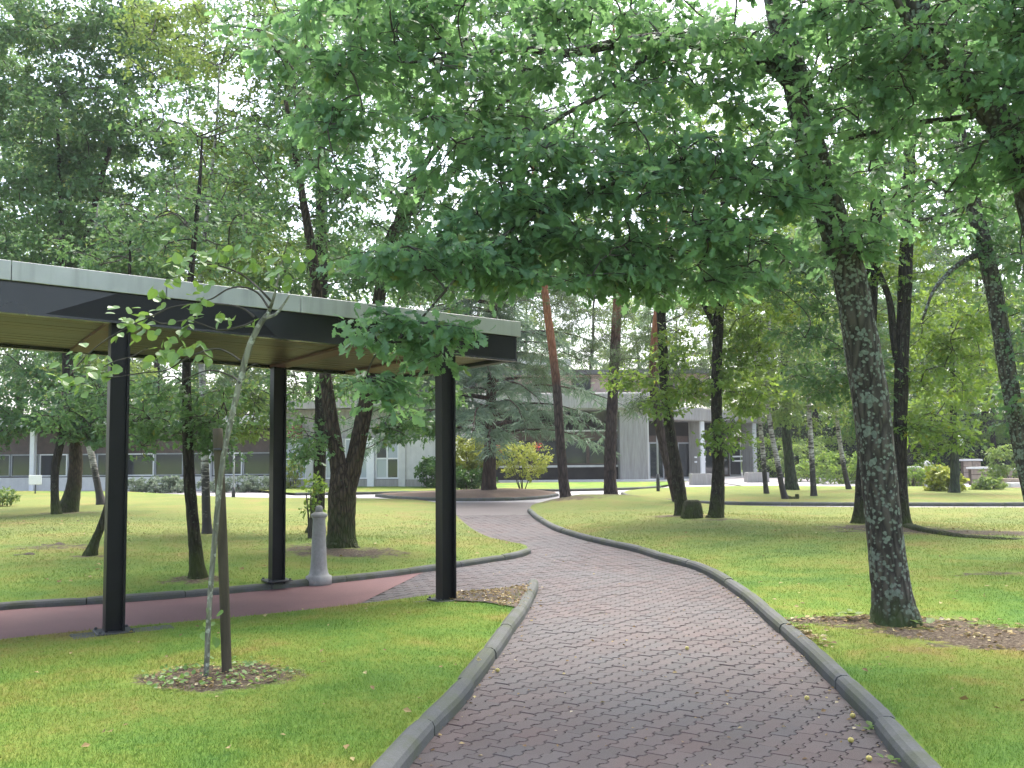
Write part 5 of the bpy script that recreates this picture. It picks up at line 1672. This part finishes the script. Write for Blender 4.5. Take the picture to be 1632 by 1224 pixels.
shrub('loose_shrub', 'loose light green bush beside the terrace steps at the right edge', sp(1612, 745, 38.5), (1.0, 0.7, 1.0), 50, 50, M['birch_leaf'], QUAD, 0.13, 0.35, 92)
shrub('loose_shrub', 'loose green bush before the terrace wall left of the bright shrub', sp(1452, 757, 40.5), (0.7, 0.5, 0.45), 26, 44, M['lime_leaf'], QUAD, 0.12, 0.3, 93)
shrub('loose_shrub', 'loose bush between the birches and the big oak', sp(1345, 745, 46), (2.2, 0.8, 0.9), 60, 50, M['lime_leaf'], QUAD, 0.14, 0.4, 94)
shrub('loose_shrub', 'pale loose bush behind the upright white birch', sp(1290, 735, 50), (2.0, 0.8, 1.2), 60, 50, M['birch_leaf'], QUAD, 0.14, 0.4, 97)


def hedge(label, a, b_, dep, h, seed, leaf):
    rg = np.random.default_rng(seed)
    a, b_ = np.array(a), np.array(b_)
    L = np.linalg.norm(b_ - a)
    e = empty('hedge', (a[0], a[1], 0), label, 'hedge', rz=math.atan2(b_[1] - a[1], b_[0] - a[0]))
    n = int(L * h * min(420, 420 * 60 / max(60, a[1] * 2.2)))
    p = np.column_stack([rg.uniform(0, L, n), rg.uniform(0, 0.35, n) ** 1.5 * dep, rg.uniform(0, h, n)])
    m = int(L * dep * 160)
    p = np.vstack([p, np.column_stack([rg.uniform(0, L, m), rg.uniform(0, dep, m), h + rg.normal(size=m) * 0.05])])
    wob = 0.35 * np.sin(p[:, 0] * 1.7 + seed) + 0.3 * np.sin(p[:, 0] * 4.1) + 0.2 * np.sin(p[:, 2] * 5.0 + p[:, 0] * 2.0)
    p[:, 1] -= wob * 0.5
    p[:, 2] *= 1 + 0.16 * wob
    p += rg.normal(size=p.shape) * 0.13
    n = len(p)
    obj('core', np_mesh('core', [(0.1, 0.25, 0), (L - 0.1, 0.25, 0), (L - 0.1, dep, 0), (0.1, dep, 0), (0.1, 0.25, h - 0.2), (L - 0.1, 0.25, h - 0.2), (L - 0.1, dep, h - 0.2), (0.1, dep, h - 0.2)],
                         [np.array([(0, 1, 5, 4), (1, 2, 6, 5), (2, 3, 7, 6), (3, 0, 4, 7), (4, 5, 6, 7)])], M['ivy_bark']), e)
    obj('foliage', leaf_mesh('foliage', QUAD, p, frames(rg.normal(size=(n, 3)), rg.normal(size=(n, 3)) + (0, -0.8, 0.4)), rg.uniform(0.09, 0.17, n), np.clip(rg.normal(0.45, 0.22, n), 0, 0.9), leaf), e)['kind'] = 'stuff'
    return e


hedge('long clipped green hedge behind the birches on the right', P(1205, 760, 58)[:2], P(1800, 760, 50)[:2], 1.5, 2.1, 95, M['lime_leaf'])
hedge('dark hedge closing the view at the far left beside the glazed building', P(-420, 760, 52)[:2], P(30, 760, 56)[:2], 1.5, 4.5, 96, M['wood_leaf'])

hedge('dark undergrowth along the far edge of the wood on the right', P(1180, 760, 82)[:2], P(2100, 760, 70)[:2], 2.5, 4.6, 98, M['wood_leaf'])
hedge('dark undergrowth along the far edge of the wood in the middle', P(-200, 760, 92)[:2], P(1175, 760, 96)[:2], 2.5, 4.6, 99, M['wood_leaf'])


def rosette(label, x, y, n, r, seed, z=0.13, mat='birch_leaf'):
    rg = np.random.default_rng(seed)
    g = G(x, y, z)
    e = empty('weed', tuple(g), label, 'weed')
    for k in range(n):
        a = 2 * math.pi * k / n + rg.uniform(-0.4, 0.4)
        ax = np.array((math.cos(a), math.sin(a), rg.uniform(0.15, 0.6)))
        nv = np.array((-math.cos(a) * 0.5, -math.sin(a) * 0.5, 1.0))
        me = np_mesh('leaf', ROUND[0] * (1, 0.75, 1), [ROUND[1]], M[mat], {'tint': np.full(len(ROUND[0]), rg.uniform(0.2, 0.9))})
        o = obj('leaf', me, e)
        o.matrix_local = Matrix.Translation((rg.normal() * 0.05, rg.normal() * 0.04, 0)) @ Matrix(frames(ax[None], nv[None])[0]).to_4x4() @ Matrix.Scale(float(r * rg.uniform(0.7, 1.2)), 4)


rosette('broad-leaved weed on the bare soil just left of the big oak foot', 1352, 981, 7, 0.10, 101)
rosette('flat broad weed leaves a little farther left of the big oak foot', 1342, 978, 5, 0.08, 102)
rosette('broad weed leaves at the right side of the big oak foot', 1468, 992, 6, 0.10, 103)
rosette('small weed at the right kerb in the lower right corner', 1432, 1215, 6, 0.05, 104, 0.02, 'lime_leaf')
rosette('small weed growing from the paving joint against the right kerb', 1384, 1160, 5, 0.05, 105, 0.02, 'lime_leaf')
rosette('small leafy weed at the edge of the sapling bed', 438, 1070, 5, 0.05, 106)

# sapling bed ground cover and litter
def litter(name, label, pts, size, mat, seed, tpl=QUAD, flatness=0.35, cat='leaves'):
    rg = np.random.default_rng(seed)
    n = len(pts)
    a = rg.uniform(0, 6.28, n)
    ax = np.column_stack([np.cos(a), np.sin(a), rg.normal(size=n) * 0.15])
    nr = rg.normal(size=(n, 3)) * flatness + (0, 0, 1)
    o = obj(name, leaf_mesh(name, tpl, pts, frames(ax, nr), size * rg.uniform(0.5, 1.3, n), rg.uniform(0, 1, n), mat))
    return tag(o, label, cat, None, 'stuff')


rg = np.random.default_rng(7)
bc = G(347, 1083, 0.1)
th = rg.uniform(0, 6.28, 420); rr = np.sqrt(rg.uniform(0, 1, 420))
bp2 = np.column_stack([bc[0] + 0.52 * rr * np.cos(th), bc[1] + 0.40 * rr * np.sin(th)])
litter('ground_cover', 'tiny yellow-green leaves on the soil round the sapling', np.column_stack([bp2[:230], lawn_z(lawn_front_poly, bp2[:230]) + rg.uniform(0.01, 0.05, 230)]), 0.032, M['sapling_leaf'], 8, ROUND, 0.6, 'ground cover')
litter('leaf_litter', 'brown wood chips and leaves on the soil round the sapling', np.column_stack([bp2[230:], lawn_z(lawn_front_poly, bp2[230:]) + 0.012]), 0.035, M['dry_leaf'], 9)


def scatter(poly, n, y0, y1, rgs):
    y = y0 * (y1 / y0) ** rgs.uniform(0, 1, n * 3)
    p = np.column_stack([rgs.uniform(-0.54, 0.54, n * 3) * y, y])
    p = p[inside(poly, p)][:n]
    return p


p = scatter(lawn_front_poly, 60, 4.8, 10, rg)
litter('fallen_leaves', 'pale and brown fallen leaves scattered on the front lawn', np.column_stack([p, lawn_z(lawn_front_poly, p) + 0.03]), 0.045, M['dry_leaf'], 10)
p = scatter(lawn_right_poly, 150, 5, 24, rg)
litter('fallen_leaves', 'pale and brown fallen leaves scattered on the right lawn', np.column_stack([p, lawn_z(lawn_right_poly, p) + 0.03]), 0.055, M['dry_leaf'], 11)
p = scatter(lawn_left_poly, 110, 10.5, 24, rg)
litter('fallen_leaves', 'fallen leaves scattered on the lawn behind the shelter', np.column_stack([p, lawn_z(lawn_left_poly, p) + 0.02]), 0.07, M['dry_leaf'], 12)
p = scatter(pave_poly, 190, 4.8, 18, rg)
edge_pts = np.vstack([resample(right_c[(right_c[:, 1] > 4.5) & (right_c[:, 1] < 13)], 0.06) - (0.10, 0), resample(left_c[(left_c[:, 1] > 4.5)], 0.09) + (0.11, 0)])
edge_pts = edge_pts[rg.uniform(size=len(edge_pts)) < 0.55] + rg.normal(size=(1, 2)) * 0.01
edge_pts = edge_pts + rg.normal(size=edge_pts.shape) * 0.03
p = np.vstack([p, edge_pts])
litter('fallen_leaves', 'small pale leaves and bits lying on the brick path', np.column_stack([p, np.full(len(p), 0.006)]), 0.032, M['dry_leaf'], 13)
sp_ = []
for sx, sy, rx, ry, an, stg in SOIL[1:7]:
    t_ = rg.uniform(0, 6.28, 90); q_ = np.sqrt(rg.uniform(0, 1, 90))
    sp_.append(np.column_stack([sx + rx * q_ * np.cos(t_), sy + ry * q_ * np.sin(t_)]))
sp_ = np.vstack(sp_); sp_ = sp_[inside(lawn_right_poly, sp_)]
litter('leaf_litter', 'brown leaf litter on the bare soil at the big oak', np.column_stack([sp_, lawn_z(lawn_right_poly, sp_) + 0.012]), 0.055, M['dry_leaf'], 14)
mp_ = np.array(mul)
mq = np.column_stack([rg.uniform(mp_[:, 0].min(), mp_[:, 0].max(), 900), rg.uniform(mp_[:, 1].min(), mp_[:, 1].max(), 900)])
mq = mq[inside(mp_, mq)]
litter('wood_chips', 'brown bark chips on the wedge bed at the right shelter post', np.column_stack([mq, lawn_z(lawn_front_poly, mq) + 0.02]), 0.04, M['dry_leaf'], 15, QUAD, 0.5, 'bark chips')

# fallen fruit on the paving
for x, y, lab in ((793, 1067, 'small yellow fruit lying beside the left kerb'), (1095, 1032, 'pale yellow fruit alone in the middle of the paving'), (1286, 1111, 'yellow fruit on the paving nearer the right kerb'), (1359, 1139, 'bright yellow fruit touching the right kerb'), (1385, 1207, 'brownish yellow fruit near the lower right corner of the paving'), (1356, 1178, 'dull fruit on the paving close to the kerb weed')):
    g = G(x, y, 0.02)
    f = empty('fallen_fruit', (g[0], g[1], 0.0), lab, 'fruit', 'fallen fruit on the paving')
    bm = bmesh.new()
    bmesh.ops.create_icosphere(bm, subdivisions=2, radius=0.016)
    for v in bm.verts:
        v.co.z = v.co.z * 0.92 + 0.0155
        v.co.x *= 1.06
    bm_obj('flesh', bm, M['fruit'], f, smooth=True)
    t = Tubes(); t.add([(0.003, 0, 0.028), (0.008, 0.003, 0.035), (0.014, 0.004, 0.038)], (0.0016, 0.0014, 0.001), 4)
    obj('stalk', t.mesh('stalk', M['twig_bark']), f)

# soil heaps on the left lawn
for x, y, r, lab in ((92, 875, 0.20, 'dark molehill on the lawn far left'), (40, 888, 0.13, 'smaller molehill left of the dark one')):
    g = G(x, y, 0.12)
    e = empty('molehill', tuple(g), lab, 'molehill')
    bm = bmesh.new()
    bmesh.ops.create_icosphere(bm, subdivisions=3, radius=r)
    for v in bm.verts:
        k = 1 + 0.18 * math.sin(v.co.x * 31 + v.co.y * 23) + 0.12 * math.sin(v.co.z * 47 + v.co.x * 40)
        v.co = Vector((v.co.x * 1.4 * k, v.co.y * 1.2 * k, v.co.z * 0.45 * k))
    bm_obj('heap', bm, M['soil'], e)

# ------------------------------------------------------------------ posts, lamps, sign
def pole(name, label, x, y, d_h, r, mat, cat='post', sleeve=None):
    g = G(x, y, 0.1)
    e = empty(name, tuple(g), label, cat)
    t = Tubes(); t.add([(0, 0, -0.15), (0, 0, d_h * 0.5), (0, 0, d_h)], (r, r, r), 10)
    obj('pole', t.mesh('pole', mat), e)
    if sleeve:
        t = Tubes(); t.add([(0, 0, -0.1), (0, 0, sleeve * 0.5), (0, 0, sleeve)], (r * 1.9, r * 1.9, r * 1.7), 10)
        obj('sleeve', t.mesh('sleeve', M['dark_metal']), e)
    t = Tubes(); t.add([(0, 0, d_h - 0.005), (0, 0, d_h + 0.03), (0, 0, d_h + 0.045)], (r * 1.25, r * 1.2, r * 0.5), 10)
    obj('cap', t.mesh('cap', M['dark_metal']), e)
    return e, g


pole('slim_post', 'slim grey post with dark sleeve in front of the main building pier', 1049, 783, 2.5, 0.035, M['grey_metal'], sleeve=0.65)
pole('slim_post', 'slim grey post before the low grey shrubs at the left', 372, 792, 1.7, 0.035, M['grey_metal'], sleeve=0.35)
e, g = pole('globe_lamp', 'white globe lamp above the bright terrace shrub', 1528, 785, 1.55, 0.03, M['dark_metal'], 'lamp')
bm = bmesh.new(); bmesh.ops.create_uvsphere(bm, u_segments=20, v_segments=14, radius=0.21)
for v in bm.verts: v.co.z += 1.55 + 0.23
bm_obj('globe', bm, M['globe'], e, smooth=True)
g = G(56, 789, 0.08)
e = empty('lawn_sign', tuple(g), 'small white board on a short dark post at the far left lawn', 'sign')
t = Tubes(); t.add([(0, 0, -0.1), (0, 0, 0.3), (0, 0, 0.5)], (0.025,) * 3, 8)
obj('post', t.mesh('post', M['dark_metal']), e)
box('board', (-0.26, -0.04, 0.42), (0.26, -0.01, 0.80), M['white'], e, 0.01)

# ------------------------------------------------------------------ woodland behind
def proto(name, label, leaf, bark, seed, H, R, n, per, size, group, trunk_r=0.22, z0=0.25):
    rg = np.random.default_rng(seed)
    e = empty(name, (0, 0, 0), label, 'tree', group)
    q = np.column_stack([np.cumsum(rg.normal(size=8) * 0.16), np.cumsum(rg.normal(size=8) * 0.16), np.linspace(-0.3, H * 0.92, 8)])
    q[:, :2] -= q[0, :2]
    p = catmull(q, 4)
    t = Tubes(); t.add(p, np.linspace(trunk_r, 0.03, len(p)), 9, 0.06, rg=rg)
    obj('trunk', t.mesh('trunk', bark), e)
    f = rg.uniform(0, 1, n)
    z = H * (z0 + (1 - z0) * f)
    rad = R * np.sin(np.clip((f * 0.85 + 0.13), 0, 1) * math.pi) ** 0.7 * np.sqrt(rg.uniform(0.12, 1, n))
    a = rg.uniform(0, 6.28, n)
    cl = np.column_stack([rad * np.cos(a), rad * np.sin(a), z])
    tb = grow(p[6:], cl, rg, 0.1)
    obj('branches', tb.mesh('branches', M['twig_bark']), e)['kind'] = 'stuff'
    pos, Rm, sz, ti, _ = clump_leaves(cl, rg, per, 0.85, 0.6, size)
    obj('crown', leaf_mesh('crown', QUAD, pos, Rm, sz, ti, leaf), e)['kind'] = 'stuff'
    return e


def copy_tree(src, loc, rz, sc, label, group):
    c = src.copy(); COL.objects.link(c)
    c.location = loc; c.rotation_euler = (0, 0, rz); c.scale = (sc, sc, sc)
    c['label'] = label; c['group'] = group
    for ch in src.children:
        k = ch.copy(); COL.objects.link(k); k.parent = c
    return c


protos = [proto('woodland_tree', 'tall dark green tree in the wood behind the buildings', M['wood_leaf'], M['mid_bark'], 201, 15, 4.0, 200, 96, 0.17, 'dark green trees behind the buildings'),
          proto('woodland_tree', 'tall light green tree in the wood behind the buildings', M['lime_leaf'], M['mid_bark'], 202, 13, 3.6, 180, 96, 0.17, 'light green trees behind the buildings'),
          proto('woodland_tree', 'tall grey-green tree in the wood behind the buildings', M['birch_leaf'], M['mid_bark'], 203, 16, 3.4, 180, 96, 0.165, 'grey-green trees behind the buildings', 0.18)]
grps = ['dark green trees behind the buildings', 'light green trees behind the buildings', 'grey-green trees behind the buildings']
rg = np.random.default_rng(77)
spots = []
for x, dist, kind, sc in ((-60, 44, 0, 0.95), (30, 62, 2, 1.0), (130, 58, 0, 0.9), (240, 66, 1, 0.95), (320, 60, 0, 0.85), (420, 70, 2, 0.9), (500, 64, 1, 0.85), (590, 74, 0, 1.0), (680, 82, 1, 0.95), (760, 78, 2, 1.0), (850, 88, 0, 0.9),
                          (930, 80, 2, 0.95), (1010, 90, 1, 0.9), (1090, 84, 0, 0.85), (1150, 78, 2, 0.9), (1220, 70, 1, 0.95), (1290, 66, 0, 0.9), (1350, 72, 2, 1.0), (1420, 62, 1, 0.9), (1480, 70, 0, 0.75), (1560, 58, 0, 0.8), (1620, 66, 2, 0.95), (1690, 54, 1, 0.9), (1780, 60, 0, 1.0),
                          (-160, 56, 1, 1.0), (180, 78, 2, 1.1), (380, 86, 0, 1.0), (1240, 92, 2, 1.0), (1540, 84, 2, 0.8), (1380, 55, 1, 0.6), (1450, 53, 0, 0.55), (1590, 52, 1, 0.5)):
    q = P(x, 740, dist)
    spots.append((q[0], q[1], kind, sc))
first = [True, True, True]
tone = ('dark green', 'light green', 'grey-green')
where = ['at the far left edge', 'far behind the left end of the shelter roof', 'above the fascia left of the near post', 'above the roof just left of the sapling top', 'above the roof right of the sapling top', 'far behind the back shelter post', 'far left of the V-shaped oak', 'far behind the V-shaped oak', 'behind the right end of the shelter roof', 'far behind the cedar, on its left', 'far behind the cedar, on its right',
         'far behind and between the two pines', 'far behind the upper brick storey', 'far left of the forked trunk', 'far right of the forked trunk', 'behind the entrance wing end', 'behind the ivy trunk', 'behind the upright white birch', 'rising over the hedge right of the big oak', 'in the gap right of the dark straight trunk', 'left of the leaning grey trunk, over the terrace', 'right of the leaning grey trunk', 'at the right edge above the steps', 'beyond the right edge',
         'beyond the left edge', 'in the back row over the shelter roof near post', 'in the back row between sapling and V-shaped oak', 'in the back row behind the birches', 'in the back row above the globe lamp', 'just behind the hedge left of the big oak', 'low behind the hedge right of the big oak', 'low behind the hedge near the steps']
for (x, y, k, sc), wh in zip(spots, where):
    lab = tone[k] + ' woodland tree ' + wh
    if first[k]:
        o = protos[k]; o.location = (x, y, -0.1); o.scale = (sc * (1.5 if y < 75 else 1.3),) * 3; o.rotation_euler = (0, 0, rg.uniform(0, 6)); first[k] = False
        o['label'] = lab
    else:
        copy_tree(protos[k], (x, y, -0.1), rg.uniform(0, 6.28), sc * rg.uniform(1.3, 1.55), lab, grps[k])

# ------------------------------------------------------------------ thin bright haze under the trees
hz_m, hz_nt, hz_out = new_mat('haze_air')
pv = hz_nt.nodes.new('ShaderNodeVolumePrincipled')
pv.inputs['Color'].default_value = (0.93, 0.96, 1.0, 1)
pv.inputs['Density'].default_value = 0.0005
pv.inputs['Anisotropy'].default_value = 0.2
hz_nt.links.new(pv.outputs['Volume'], hz_out.inputs['Volume'])
haze = box('haze', (-420, -220, -1.3), (420, 620, 30.0), hz_m)
tag(haze, 'thin bright air between the trees', 'haze', None, 'stuff')
SC.cycles.volume_bounces = 0
